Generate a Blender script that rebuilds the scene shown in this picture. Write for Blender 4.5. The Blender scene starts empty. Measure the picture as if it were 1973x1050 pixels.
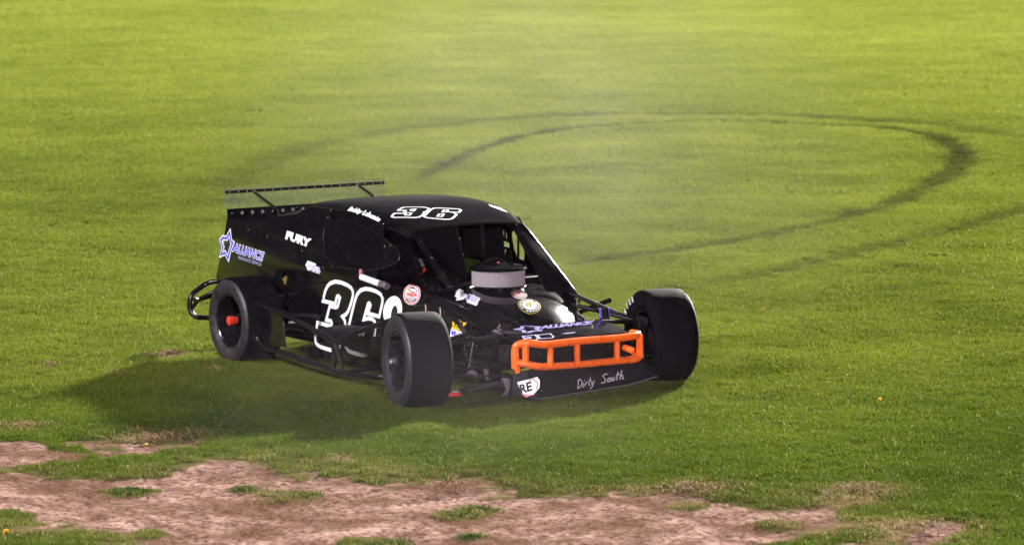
import bpy, bmesh, math, random
import numpy as np
from mathutils import Vector, Matrix
from mathutils.geometry import tessellate_polygon

random.seed(7)
S = bpy.context.scene
COL = S.collection

# ------------------------------------------------------------------ camera
CAM = Vector((19.993, -13.1958, 3.6012))
cd = bpy.data.cameras.new('camera'); cam = bpy.data.objects.new('camera', cd); COL.objects.link(cam)
F_ = Vector((-0.83408877, 0.53988366, -0.1132323)); R_ = Vector((0.54399341, 0.83906391, -0.00655205)); U_ = Vector((-0.09147179, 0.06706262, 0.99354694))
cam.matrix_world = Matrix(((R_.x, U_.x, -F_.x, CAM.x), (R_.y, U_.y, -F_.y, CAM.y), (R_.z, U_.z, -F_.z, CAM.z), (0, 0, 0, 1)))
cd.sensor_fit = 'HORIZONTAL'; cd.sensor_width = 36.0; cd.lens = 6500 / 1973 * 36
cd.clip_start = .5; cd.clip_end = 6000
cd.dof.use_dof = True; cd.dof.focus_distance = 24.6; cd.dof.aperture_fstop = 3.4
S.camera = cam

# ------------------------------------------------------------------ night sky, key light, mast flood, added fill
KEY_AZ = Vector((-.55, .835)).normalized(); KEY_EL = math.radians(21)
W = bpy.data.worlds.new('World'); S.world = W; W.use_nodes = True
nt = W.node_tree; nt.nodes.clear()
sky = nt.nodes.new('ShaderNodeTexSky'); sky.sky_type = 'NISHITA'; sky.sun_disc = False
sky.sun_elevation = KEY_EL; sky.sun_rotation = math.atan2(KEY_AZ.x, KEY_AZ.y)
bg = nt.nodes.new('ShaderNodeBackground'); bg.inputs['Strength'].default_value = 0.0016
wo = nt.nodes.new('ShaderNodeOutputWorld')
nt.links.new(sky.outputs[0], bg.inputs[0]); nt.links.new(bg.outputs[0], wo.inputs[0])
def aim(o, d): o.rotation_euler = Vector(d).to_track_quat('-Z', 'Y').to_euler()
ld = bpy.data.lights.new('key_sun', 'SUN'); ld.energy = 5.0; ld.angle = math.radians(2.4); ld.color = (1.0, .96, .88)
key = bpy.data.objects.new('key_sun', ld); COL.objects.link(key)
aim(key, (-KEY_AZ.x * math.cos(KEY_EL), -KEY_AZ.y * math.cos(KEY_EL), -math.sin(KEY_EL))); key.location = (-30, 45, 30)
def flood(name, loc, target, power, radius, color):
    l = bpy.data.lights.new(name, 'SPOT'); l.energy = power; l.shadow_soft_size = radius; l.color = color
    l.spot_size = math.radians(80); l.spot_blend = 1.0
    o = bpy.data.objects.new(name, l); COL.objects.link(o); o.location = loc
    aim(o, Vector(target) - Vector(loc)); return o
# stadium mast lamp set by its crossing shadow, then an added frontal fill
flood('fill_flood', (-1.5, -42.0, 26.0), (-2, 0, 0), 36000, 1.2, (1.0, .95, 1.0))
flood('fill_flood', (60.0, -26.0, 12.0), (-1, 0, .4), 40000, 1.2, (1.0, .92, 1.0))  # frontal fill added to brighten bumper and decals; its mast is assumed
S.view_settings.view_transform = 'Standard'; S.view_settings.look = 'None'
S.view_settings.gamma = 1; S.view_settings.use_curve_mapping = False
S.view_settings.exposure = 1.9
S.cycles.use_denoising = True
S.cycles.max_bounces = 8; S.cycles.transparent_max_bounces = 16
S.cycles.volume_bounces = 0; S.cycles.volume_step_rate = 2.0; S.cycles.volume_max_steps = 128

# ------------------------------------------------------------------ materials
def mat(name, base, rough=.5, metal=0, coat=0, var=0, vscale=20, bump=0, bscale=60, spec=.5, emis=None, rvar=0):
    m = bpy.data.materials.new(name); m.use_nodes = True; n = m.node_tree; b = n.nodes['Principled BSDF']
    b.inputs['Base Color'].default_value = (*base, 1); b.inputs['Roughness'].default_value = rough
    b.inputs['Metallic'].default_value = metal; b.inputs['Coat Weight'].default_value = coat
    b.inputs['Coat Roughness'].default_value = .04; b.inputs['Specular IOR Level'].default_value = spec
    tc = n.nodes.new('ShaderNodeTexCoord')
    if var or rvar:
        t = n.nodes.new('ShaderNodeTexNoise'); t.inputs['Scale'].default_value = vscale; t.inputs['Detail'].default_value = 6
        n.links.new(tc.outputs['Object'], t.inputs['Vector'])
        if var:
            r = n.nodes.new('ShaderNodeValToRGB'); n.links.new(t.outputs[0], r.inputs[0])
            r.color_ramp.elements[0].position = .3; r.color_ramp.elements[1].position = .72
            r.color_ramp.elements[0].color = (*[c * (1 - var) for c in base], 1)
            r.color_ramp.elements[1].color = (*[min(1, c * (1 + var)) for c in base], 1)
            n.links.new(r.outputs[0], b.inputs['Base Color'])
        if rvar:
            mr = n.nodes.new('ShaderNodeMapRange'); n.links.new(t.outputs[0], mr.inputs[0])
            mr.inputs[1].default_value = .3; mr.inputs[2].default_value = .7
            mr.inputs[3].default_value = max(0, rough - rvar); mr.inputs[4].default_value = min(1, rough + rvar)
            n.links.new(mr.outputs[0], b.inputs['Roughness'])
    if bump:
        t2 = n.nodes.new('ShaderNodeTexNoise'); t2.inputs['Scale'].default_value = bscale; t2.inputs['Detail'].default_value = 4
        bp = n.nodes.new('ShaderNodeBump'); bp.inputs['Strength'].default_value = bump; bp.inputs['Distance'].default_value = .01
        n.links.new(tc.outputs['Object'], t2.inputs['Vector']); n.links.new(t2.outputs[0], bp.inputs['Height']); n.links.new(bp.outputs[0], b.inputs['Normal'])
    return m
M = {
    'paint': mat('black_gloss_paint', (.0035, .003, .004), .15, coat=.25, var=.5, vscale=9, rvar=.03, bump=.015, bscale=5, spec=.32),
    'paint_dusty': mat('dusty_black_paint', (.006, .0045, .006), .4, var=.6, vscale=14, rvar=.08, spec=.14),
    'frame': mat('black_powder_coat', (.006, .005, .007), .25, coat=.1, var=.5, vscale=30, spec=.3),
    'inner': mat('dark_cockpit', (.005, .004, .005), .7, spec=.12),
    'rubber': mat('scuffed_slick_rubber', (.005, .0037, .0052), .8, var=.5, vscale=16, bump=.25, bscale=120, rvar=.1, spec=.05),
    'wall': mat('dusty_sidewall_rubber', (.018, .014, .019), .5, var=.85, vscale=22, bump=.1, bscale=60, rvar=.12),
    'rim': mat('black_wheel_steel', (.012, .011, .013), .25, metal=.4, rvar=.1),
    'orange': mat('orange_bumper_paint', (.95, .13, .009), .32, coat=.25, var=.14, vscale=18, rvar=.1),
    'white': mat('white_vinyl', (.80, .79, .82), .4, var=.05, vscale=60),
    'blue': mat('blue_vinyl', (.045, .045, .62), .4),
    'violet': mat('violet_vinyl', (.12, .10, .50), .4, var=.2),
    'lilac': mat('lilac_vinyl', (.40, .36, .62), .4, var=.25, vscale=70),
    'yellow': mat('yellow_vinyl', (.80, .55, .01), .4, var=.1),
    'gold': mat('gold_vinyl', (.55, .42, .03), .4, var=.2),
    'red': mat('red_vinyl', (.62, .04, .03), .4, var=.15),
    'pink': mat('faded_red_vinyl', (.62, .20, .20), .4, var=.25, vscale=60),
    'black': mat('black_vinyl', (.008, .008, .01), .35),
    'script': mat('dull_white_vinyl', (.42, .40, .42), .45),
    'grey': mat('grey_vinyl', (.12, .095, .11), .45, var=.6, vscale=80),
    'bare': mat('scuffed_bare_metal', (.42, .40, .40), .35, metal=.9, var=.3, vscale=40, rvar=.15),
    'bolt': mat('bright_fastener', (.75, .73, .74), .22, metal=1),
    'brass': mat('brass_fitting', (.65, .36, .16), .3, metal=.9),
    'filter': mat('pleated_filter_paper', (.23, .20, .22), .7, var=.1, vscale=50),
    'canister': mat('violet_anodised', (.10, .06, .50), .35),
    'redrubber': mat('red_hub_paint', (.55, .035, .015), .45),
    'mud': mat('mud_caked_black', (.016, .012, .011), .8, var=.7, vscale=30, bump=.6, bscale=60),
    'leaf': mat('yellow_leaf', (.75, .42, .03), .6, var=.2),
}
def lexan(name, tint, alpha, rough=.06):
    m = bpy.data.materials.new(name); m.use_nodes = True; n = m.node_tree; n.nodes.clear()
    tr = n.nodes.new('ShaderNodeBsdfTransparent'); tr.inputs[0].default_value = (*tint, 1)
    pr = n.nodes.new('ShaderNodeBsdfPrincipled'); pr.inputs['Base Color'].default_value = (.30, .31, .28, 1); pr.inputs['Roughness'].default_value = rough
    if tint[0] < .5: pr.inputs['Base Color'].default_value = (.006, .005, .007, 1)
    mx = n.nodes.new('ShaderNodeMixShader'); mx.inputs[0].default_value = alpha
    o = n.nodes.new('ShaderNodeOutputMaterial')
    n.links.new(tr.outputs[0], mx.inputs[1]); n.links.new(pr.outputs[0], mx.inputs[2]); n.links.new(mx.outputs[0], o.inputs[0]); return m
M['clear'] = lexan('clear_lexan', (.92, .93, .91), .14, .3)
M['smoked'] = lexan('smoked_lexan', (.12, .10, .13), .55, .12)

# ------------------------------------------------------------------ mesh helpers
def link(o, parent=None):
    COL.objects.link(o)
    if parent is not None: o.parent = parent
    return o
def obj(name, V, Fc, m, parent=None, smooth=False, label=None):
    me = bpy.data.meshes.new(name); me.from_pydata([tuple(v) for v in V], [], [tuple(f) for f in Fc]); me.materials.append(m if not isinstance(m, str) else M[m])
    if smooth: me.polygons.foreach_set('use_smooth', [True] * len(me.polygons))
    me.update(); o = bpy.data.objects.new(name, me); link(o, parent)
    if label: o['label'] = label
    return o
def fix(o, angle=None):
    bm = bmesh.new(); bm.from_mesh(o.data); bmesh.ops.remove_doubles(bm, verts=bm.verts, dist=1e-5)
    bmesh.ops.recalc_face_normals(bm, faces=bm.faces); bm.to_mesh(o.data); bm.free()
    if angle:
        o.data.polygons.foreach_set('use_smooth', [True] * len(o.data.polygons)); o.data.set_sharp_from_angle(angle=math.radians(angle))
    return o
def bev(o, w=.004, seg=2):
    bm = bmesh.new(); bm.from_mesh(o.data); bmesh.ops.remove_doubles(bm, verts=bm.verts, dist=1e-5)
    es = [e for e in bm.edges if len(e.link_faces) == 2 and e.calc_face_angle(0) > .5]
    bmesh.ops.bevel(bm, geom=es, offset=w, segments=seg, affect='EDGES', profile=.5, clamp_overlap=True)
    bmesh.ops.recalc_face_normals(bm, faces=bm.faces); bm.to_mesh(o.data); bm.free()
    o.data.polygons.foreach_set('use_smooth', [True] * len(o.data.polygons)); o.data.set_sharp_from_angle(angle=math.radians(40)); return o
def box(name, c, s, m, parent, rot=(0, 0, 0), bw=.004, label=None):
    V = [Vector(((i & 1) - .5, ((i >> 1) & 1) - .5, (i >> 2) - .5)) for i in range(8)]
    E = Matrix.LocRotScale(Vector(c), None, None) @ __import__('mathutils').Euler(rot).to_matrix().to_4x4() @ Matrix.Diagonal((*s, 1))
    o = obj(name, [E @ v for v in V], [(0, 2, 3, 1), (4, 5, 7, 6), (0, 1, 5, 4), (2, 6, 7, 3), (0, 4, 6, 2), (1, 3, 7, 5)], m, parent, label=label)
    return bev(o, bw) if bw else o
def plate(name, loops, m, parent, thick=.006, n=None, lift=0, bw=0, label=None):
    """sheet cut to one outline and any holes, all lying in one plane, given real thickness"""
    L = [[Vector(p) for p in l] for l in loops]; P = [p for l in L for p in l]
    nn = Vector((0, 0, 0))
    for a, b in zip(L[0], L[0][1:] + L[0][:1]): nn += a.cross(b)
    nn.normalize()
    if n is not None and nn.dot(Vector(n)) < 0: nn = -nn
    tri = tessellate_polygon(L); N = len(P)
    V = [p + nn * lift for p in P] + [p + nn * (lift - thick) for p in P]
    Fc = [tuple(t) for t in tri] + [tuple(N + i for i in reversed(t)) for t in tri]
    k = 0
    for l in L:
        c = len(l)
        for i in range(c): Fc.append((k + i, k + (i + 1) % c, N + k + (i + 1) % c, N + k + i))
        k += c
    o = obj(name, V, Fc, m, parent, label=label); fix(o)
    return bev(o, bw) if bw else o
def fillet(P, r, k=5, closed=False):
    P = [Vector(p) for p in P]; out = []; n = len(P)
    for i, p in enumerate(P):
        if not closed and i in (0, n - 1): out.append(p); continue
        a = P[i - 1] - p; b = P[(i + 1) % n] - p
        d = min(r, a.length * .45, b.length * .45); a.normalize(); b.normalize()
        s, e = p + a * d, p + b * d
        for j in range(k + 1):
            t = j / k; out.append(s * (1 - t) ** 2 + p * 2 * t * (1 - t) + e * t * t)
    return out
def tube_geo(P, r, seg=12, closed=False):
    P = [Vector(p) for p in P]; n = len(P); V = []; Fc = []
    T = []
    for i in range(n):
        if closed: t = P[(i + 1) % n] - P[i - 1]
        else: t = P[min(i + 1, n - 1)] - P[max(i - 1, 0)]
        T.append(t.normalized())
    up = T[0].orthogonal().normalized()
    for i in range(n):
        up = (up - T[i] * up.dot(T[i])).normalized(); s = T[i].cross(up)
        rr = r[i] if isinstance(r, (list, tuple)) else r
        for j in range(seg):
            a = 2 * math.pi * j / seg; V.append(P[i] + (up * math.cos(a) + s * math.sin(a)) * rr)
    for i in range(n if closed else n - 1):
        for j in range(seg):
            a = i * seg + j; b = i * seg + (j + 1) % seg; c = ((i + 1) % n) * seg
            Fc.append((a, b, c + (j + 1) % seg, c + j))
    if not closed: Fc += [tuple(range(seg))[::-1], tuple((n - 1) * seg + j for j in range(seg))]
    return V, Fc
def tube(name, P, r, m, parent, fr=.05, seg=12, closed=False, label=None):
    V, Fc = tube_geo(fillet(P, fr, closed=closed) if fr else P, r, seg, closed)
    o = obj(name, V, Fc, m, parent, True, label); return fix(o, 50)
def tubes(name, LP, r, m, parent, fr=.04, seg=10, label=None):
    V = []; Fc = []
    for P in LP:
        v, f = tube_geo(fillet(P, fr), r, seg); k = len(V); V += v; Fc += [tuple(k + i for i in q) for q in f]
    o = obj(name, V, Fc, m, parent, True, label); return fix(o, 50)
def lathe(name, prof, m, parent, axis='y', n=64, loc=(0, 0, 0), label=None, sharp=35, closed=False):
    """profile of (radius, height along the axis)"""
    V = []; Fc = []; k = len(prof)
    for i in range(n):
        a = 2 * math.pi * i / n
        for r, h in prof:
            x, z = r * math.cos(a), r * math.sin(a)
            V.append(Vector((x, h, z) if axis == 'y' else (x, z, h) if axis == 'z' else (h, x, z)) + Vector(loc))
    for i in range(n):
        for j in range(k if closed else k - 1):
            a = i * k + j; b = i * k + (j + 1) % k; c = ((i + 1) % n) * k
            Fc.append((a, b, c + (j + 1) % k, c + j))
    o = obj(name, V, Fc, m, parent, True, label); return fix(o, sharp)
def empty(name, loc, parent=None, **kw):
    o = bpy.data.objects.new(name, None); link(o, parent); o.location = loc
    for k, v in kw.items(): o[k] = v
    return o
# --- flat print: ribbons, filled shapes and lettering laid 3 mm proud of the sheet they stick to
def onto(p, fn, lift):
    return Vector((p.x, p.y, fn(p.x, p.y) + lift)) if fn else p
def subdiv(P, step, closed):
    out = []; n = len(P)
    for i in range(n if closed else n - 1):
        a, b = P[i], P[(i + 1) % n]; k = max(1, int((b - a).length / step))
        for j in range(k): out.append(a.lerp(b, j / k))
    if not closed: out.append(P[-1])
    return out
def stroke_geo(P, n, w, lift, closed, fn=None, step=.03):
    P = [Vector(p) for p in P]
    N = Vector(n).normalized(); c = len(P); A = []; B = []
    for i in range(c):
        p0 = P[i - 1] if (closed or i) else None; p1 = P[(i + 1) % c] if (closed or i < c - 1) else None
        d0 = (P[i] - p0).normalized() if p0 is not None else (p1 - P[i]).normalized()
        d1 = (p1 - P[i]).normalized() if p1 is not None else d0
        n0, n1 = N.cross(d0), N.cross(d1); mm = n0 + n1
        mm = mm.normalized() if mm.length > 1e-4 else n0
        s = w / 2 / max(.45, mm.dot(n0)); A.append(P[i] + mm * s); B.append(P[i] - mm * s)
    V = []; Fc = []
    k = c if closed else c - 1
    for i in range(k):
        a0, a1, b0, b1 = A[i], A[(i + 1) % c], B[i], B[(i + 1) % c]
        q = max(1, int((a1 - a0).length / step)) if fn else 1; s = len(V)
        for j in range(q + 1):
            t = j / q
            for p in (a0.lerp(a1, t), b0.lerp(b1, t)): V.append(onto(p, fn, lift) if fn else p + N * lift)
        for j in range(q): Fc.append((s + 2 * j, s + 2 * j + 1, s + 2 * j + 3, s + 2 * j + 2))
    return V, Fc
def strokes(name, LP, n, w, m, parent, lift=.003, closed=True, fn=None, label=None):
    V = []; Fc = []
    for P in LP:
        v, f = stroke_geo(P, n, w, lift, closed, fn); k = len(V); V += v; Fc += [tuple(k + i for i in q) for q in f]
    o = obj(name, V, Fc, m, parent, label=label); return o
def fill_shape(name, loops, n, m, parent, lift=.003, fn=None, label=None):
    L = [[Vector(p) for p in l] for l in loops]
    if fn: L = [subdiv(l, .02, True) for l in L]
    tri = tessellate_polygon(L); P = [p for l in L for p in l]; N = Vector(n).normalized()
    return obj(name, [onto(p, fn, lift) if fn else p + N * lift for p in P], tri, m, parent, label=label)
def disc_shape(name, c, a, b, n, r0, r1, m, parent, lift, fn=None, k=40):
    """ring between fractions r0 and r1 of the half-axes a, b"""
    c, a, b = Vector(c), Vector(a), Vector(b); N = Vector(n).normalized(); rings = [r0 + (r1 - r0) * i / 4 for i in range(5)]
    V = []; Fc = []
    for r in rings:
        for i in range(k):
            t = 2 * math.pi * i / k; p = c + a * math.cos(t) * r + b * math.sin(t) * r
            V.append(onto(p, fn, lift) if fn else p + N * lift)
    for q in range(4):
        for i in range(k): Fc.append((q * k + i, q * k + (i + 1) % k, (q + 1) * k + (i + 1) % k, (q + 1) * k + i))
    return obj(name, V, Fc, m, parent)
def text_geo(s, shear=0, offset=0, spacing=1.0):
    cu = bpy.data.curves.new('t', 'FONT'); cu.body = s; cu.shear = shear; cu.offset = offset; cu.resolution_u = 3; cu.space_character = spacing
    o = bpy.data.objects.new('t', cu); me = bpy.data.meshes.new_from_object(o)
    V = [v.co.copy() for v in me.vertices]; Fc = [tuple(p.vertices) for p in me.polygons]
    bpy.data.objects.remove(o); bpy.data.curves.remove(cu); bpy.data.meshes.remove(me); return V, Fc
def lettering(name, s, fr, m, parent, shear=0, offset=0, lift=.003, n=None, fn=None, spacing=1.0, box_from=None, label=None):
    V, Fc = text_geo(s, shear, offset, spacing)
    B = text_geo(s, shear, box_from, spacing)[0] if box_from is not None else V
    x0, x1 = min(v.x for v in B), max(v.x for v in B); y0, y1 = min(v.y for v in B), max(v.y for v in B)
    o_, a, b = map(Vector, fr); N = Vector(n) if n is not None else a.cross(b).normalized()
    P = [o_ + a * ((v.x - x0) / (x1 - x0)) + b * ((v.y - y0) / (y1 - y0)) for v in V]
    return obj(name, [onto(p, fn, lift) if fn else p + N * lift for p in P], Fc, m, parent, label=label)

# ------------------------------------------------------------------ measured points, in metres (x forward, y to the car's left, z up)
D = {
    'alliance_side': [[-3.3157, -0.72, 0.7918], [0.4784, 0.0, -0.0326], [0.0415, 0.0, 0.0691]],
    'insurance_side': [[-3.2274, -0.72, 0.7415], [0.3735, 0.0, -0.0244], [0.0125, 0.0, 0.0254]],
    'star_side': [[-3.3541, -0.72, 0.9367], [-3.3367, -0.72, 0.8688], [-3.3056, -0.72, 0.8602], [-3.3527, -0.72, 0.8037], [-3.3887, -0.72, 0.7301], [-3.4386, -0.72, 0.7718], [-3.5068, -0.72, 0.748], [-3.4689, -0.72, 0.8125], [-3.5068, -0.72, 0.864], [-3.4623, -0.72, 0.8884], [-3.409, -0.72, 0.8853]],
    'fury': [[-2.4769, -0.7162, 0.9589], [0.3759, 0.0029, -0.0355], [0.0, 0.0197, 0.0644]],
    'tu': [[-2.1512, -0.72, 0.7895], [0.1081, 0.0, -0.0281], [0.0264, 0.0, 0.034]],
    'tu2': [[-2.0611, -0.72, 0.7633], [0.1167, 0.0, -0.0226], [0.0192, 0.0, 0.0405]],
    'three': [[-1.893, -0.72, 0.5417], [-1.8589, -0.72, 0.6168], [-1.8221, -0.72, 0.6588], [-1.7769, -0.72, 0.6863], [-1.7055, -0.72, 0.7056], [-1.6172, -0.72, 0.7067], [-1.5263, -0.72, 0.6967], [-1.4691, -0.72, 0.6809], [-1.4453, -0.72, 0.6567], [-1.4444, -0.72, 0.6214], [-1.4717, -0.72, 0.57], [-1.5079, -0.72, 0.5132], [-1.5438, -0.72, 0.4785], [-1.6059, -0.72, 0.4517], [-1.5678, -0.72, 0.4271], [-1.5614, -0.72, 0.4011], [-1.5765, -0.72, 0.3595], [-1.6008, -0.72, 0.299], [-1.6284, -0.72, 0.2514], [-1.6683, -0.72, 0.2068], [-1.7185, -0.72, 0.1833], [-1.7808, -0.72, 0.1809], [-1.9327, -0.72, 0.1892], [-1.9866, -0.72, 0.1986], [-2.015, -0.72, 0.2181], [-2.0176, -0.72, 0.254], [-1.9979, -0.72, 0.3148], [-1.9821, -0.72, 0.3688], [-1.7762, -0.72, 0.3634], [-1.7631, -0.72, 0.389], [-1.7734, -0.72, 0.4022], [-1.8465, -0.72, 0.4036], [-1.7901, -0.72, 0.5142], [-1.7014, -0.72, 0.5115], [-1.6711, -0.72, 0.5235], [-1.6359, -0.72, 0.5911], [-1.6585, -0.72, 0.6031], [-1.6817, -0.72, 0.5937], [-1.7096, -0.72, 0.5375]],
    'six': [[-1.5293, -0.72, 0.3512], [-1.4649, -0.72, 0.491], [-1.4192, -0.72, 0.5841], [-1.3832, -0.72, 0.6406], [-1.3305, -0.72, 0.6765], [-1.2612, -0.72, 0.6946], [-1.1841, -0.72, 0.6967], [-1.099, -0.72, 0.6892], [-1.04, -0.72, 0.6739], [-1.0153, -0.72, 0.6458], [-1.0193, -0.72, 0.6149], [-1.0656, -0.72, 0.509], [-1.2309, -0.72, 0.5148], [-1.19, -0.72, 0.5822], [-1.2035, -0.72, 0.5931], [-1.2277, -0.72, 0.5837], [-1.2922, -0.72, 0.4646], [-1.2231, -0.72, 0.4805], [-1.1632, -0.72, 0.4797], [-1.1295, -0.72, 0.4639], [-1.1217, -0.72, 0.4296], [-1.1365, -0.72, 0.3754], [-1.162, -0.72, 0.3025], [-1.194, -0.72, 0.2462], [-1.2463, -0.72, 0.2095], [-1.3156, -0.72, 0.1955], [-1.4369, -0.72, 0.1969], [-1.5241, -0.72, 0.205], [-1.562, -0.72, 0.2319], [-1.5572, -0.72, 0.2859]],
    'six_hole': [[-1.3375, -0.72, 0.3716], [-1.2891, -0.72, 0.375], [-1.3397, -0.72, 0.2742], [-1.3574, -0.72, 0.259], [-1.4007, -0.72, 0.2586], [-1.3916, -0.72, 0.2773]],
    'disc_side': [[-0.9966, -0.7189, 0.4952], [0.1598, 0.0539, 0.0125], [0.0023, 0.0008, 0.1679]],
    'whelen': [[-0.8228, -0.6602, 0.6947], [-0.6694, -0.6084, 0.6984], [-0.7356, -0.6308, 0.7767], [-0.7561, -0.6377, 0.6239]],
    'whitedisc': [[-1.0052, -0.7218, 0.5594], [-0.836, -0.6647, 0.5723], [-0.9049, -0.6879, 0.6735], [-0.9359, -0.6984, 0.4581]],
    'mech': [[-0.3983, -0.5169, 0.476], [0.0953, 0.0322, -0.0074], [0.013, 0.0044, 0.0771]],
    'mobil': [[-0.4092, -0.5206, 0.421], [0.0996, 0.0336, -0.0079], [0.0066, 0.0022, 0.0506]],
    'tow_marks': [[-0.6266, -0.594, 0.5997], [-0.4978, -0.5505, 0.5869]],
    'sticker_a': [[-0.4534, -0.4551, 0.6998], [0.137, 0.0148, -0.0151], [-0.0187, 0.0368, 0.0432]],
    'sticker_b': [[-0.3157, -0.4467, 0.6777], [0.1439, 0.0082, -0.0236], [-0.0141, 0.0356, 0.041]],
    'emblem': [[-0.3921, -0.0133, 0.6983], [-0.3046, 0.0731, 0.678], [-0.4643, 0.1056, 0.7096], [-0.2666, -0.0324, 0.6703]],
    'roundel': [[-0.1721, -0.0941, 0.6427], [-0.0972, 0.0528, 0.617], [-0.2511, 0.0649, 0.6649], [-0.0475, -0.0781, 0.5941]],
    'roof3': [[-1.4018, -0.35, 1.2366], [-1.4447, -0.304, 1.2449], [-1.4775, -0.2585, 1.2492], [-1.468, -0.2056, 1.2495], [-1.419, -0.1104, 1.2453], [-1.3902, -0.0949, 1.2403], [-1.3629, -0.1062, 1.2351], [-1.3154, -0.1557, 1.2258], [-1.3013, -0.19, 1.2226], [-1.2795, -0.1979, 1.2184], [-1.2245, -0.2518, 1.207], [-1.1947, -0.2992, 1.1995], [-1.1962, -0.3383, 1.1986], [-1.2624, -0.4687, 1.202], [-1.2907, -0.4734, 1.2069], [-1.3381, -0.4266, 1.2208], [-1.3462, -0.4108, 1.2234], [-1.3194, -0.3543, 1.2212], [-1.3826, -0.2959, 1.235]],
    'roof3a': [[-1.3947, -0.2391, 1.2387], [-1.3957, -0.2019, 1.2396], [-1.3513, -0.2473, 1.2305], [-1.375, -0.2621, 1.2346]],
    'roof3b': [[-1.3285, -0.3233, 1.224], [-1.3119, -0.2896, 1.2221], [-1.2603, -0.3392, 1.2108], [-1.277, -0.3673, 1.2127]],
    'roof6': [[-1.2093, -0.2429, 1.2045], [-1.3583, -0.0888, 1.2344], [-1.379, -0.0502, 1.2385], [-1.3725, -0.0099, 1.2374], [-1.3189, 0.1234, 1.2269], [-1.2876, 0.1298, 1.221], [-1.2285, 0.0722, 1.2108], [-1.2634, 0.0035, 1.2175], [-1.2275, 0.0291, 1.2109], [-1.1841, 0.0258, 1.2018], [-1.1088, -0.06, 1.1829], [-1.0972, -0.0966, 1.1797], [-1.1068, -0.1382, 1.1814], [-1.1639, -0.238, 1.1937], [-1.1866, -0.2532, 1.199]],
    'roof6a': [[-1.3114, -0.0091, 1.2262], [-1.3073, 0.0254, 1.2255], [-1.2654, -0.0063, 1.2179], [-1.2639, -0.0515, 1.2175]],
    'roof6b': [[-1.223, -0.1045, 1.2095], [-1.2083, -0.0713, 1.2072], [-1.1639, -0.1173, 1.196], [-1.1755, -0.1486, 1.1985]],
    'name': [[-1.6554, -0.6493, 1.2287], [0.4182, 0.0199, -0.0541], [-0.0662, 0.0714, 0.0131]],
    'alliance_nose': [[0.1683, -0.1229, 0.5004], [-0.01, 0.44, 0.0012], [-0.0765, 0.0595, 0.0095]],
    'star_nose': [[0.1211, -0.2999, 0.5062], [0.1062, -0.2429, 0.5081], [0.0517, -0.2065, 0.5148], [0.0611, -0.1692, 0.5136], [0.0911, -0.1325, 0.5099], [0.1093, -0.1001, 0.5077], [0.1512, -0.1519, 0.5025], [0.2094, -0.1542, 0.4953], [0.2039, -0.2147, 0.496], [0.229, -0.2712, 0.4929], [0.2136, -0.2952, 0.4948], [0.1644, -0.267, 0.5008]],
    'nose3': [[0.3113, -0.373, 0.4827], [0.3063, -0.2582, 0.4833], [0.349, -0.2823, 0.478], [0.4013, -0.2989, 0.4716], [0.4317, -0.3369, 0.4678], [0.4162, -0.4257, 0.4697], [0.3749, -0.3987, 0.4748], [0.3725, -0.3416, 0.4751], [0.3466, -0.3325, 0.4783], [0.3561, -0.3904, 0.4771]],
    'nose6': [[0.3166, -0.249, 0.482], [0.3081, -0.1352, 0.4831], [0.3384, -0.1494, 0.4793], [0.3874, -0.1592, 0.4733], [0.4218, -0.1949, 0.469], [0.4121, -0.2882, 0.4702]],
    'nose_dash': [[0.3387, -0.0612, 0.4793], [0.33, -0.013, 0.4804], [0.3295, 0.0601, 0.4804], [0.3431, 0.0569, 0.4787], [0.3514, -0.0234, 0.4777]],
    'dirty': [[0.5037, -0.0497, 0.1068], [-0.0165, 0.4254, 0.0321], [-0.0312, 0.0214, 0.0609]],
    're_sticker': [[0.3934, -0.47, 0.1775], [0.4926, -0.3655, 0.217], [0.5103, -0.3556, 0.1927], [0.5162, -0.3642, 0.1428], [0.4918, -0.4005, 0.0954], [0.4571, -0.4386, 0.0761], [0.4312, -0.4562, 0.1001]],
    're': [[0.4264, -0.4618, 0.0964], [0.0578, 0.0621, 0.0273], [-0.0192, -0.0, 0.0637]],
    'qwin': [[-1.7764, -0.7371, 0.8067], [-1.8502, -0.716, 0.8847], [-1.9313, -0.6858, 0.9933], [-1.9631, -0.6619, 1.0755], [-1.9346, -0.6461, 1.1238], [-1.8514, -0.6353, 1.1493], [-1.7108, -0.627, 1.1599], [-1.5248, -0.624, 1.1472], [-1.3326, -0.6264, 1.1165], [-1.1377, -0.6318, 1.0754], [-0.9388, -0.6414, 1.0204], [-0.866, -0.655, 0.9669], [-0.8712, -0.6701, 0.9182], [-1.0093, -0.6889, 0.8729], [-1.2026, -0.7068, 0.8374], [-1.3028, -0.7143, 0.825]],
    'filler': [[-2.5535, -0.72, 0.6232], [0.1463, 0.0, -0.0102], [0.0024, 0.0, 0.0804]],
    'tyremarks': [[-0.8751, -0.72, 0.5914]],
    'topw': [[-1.366, -0.7, 0.772], [-0.9936, -0.7, 0.7381]],
    'silver': [[-1.0595, -0.45, 0.9291], [-1.002, -0.45, 0.873], [-0.9663, -0.45, 0.8303], [-0.8929, -0.45, 0.8675], [-0.9427, -0.45, 0.9241]],
    'redstrap': [[-0.9744, -0.45, 0.7914], [-0.8714, -0.45, 0.8542]],
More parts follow.
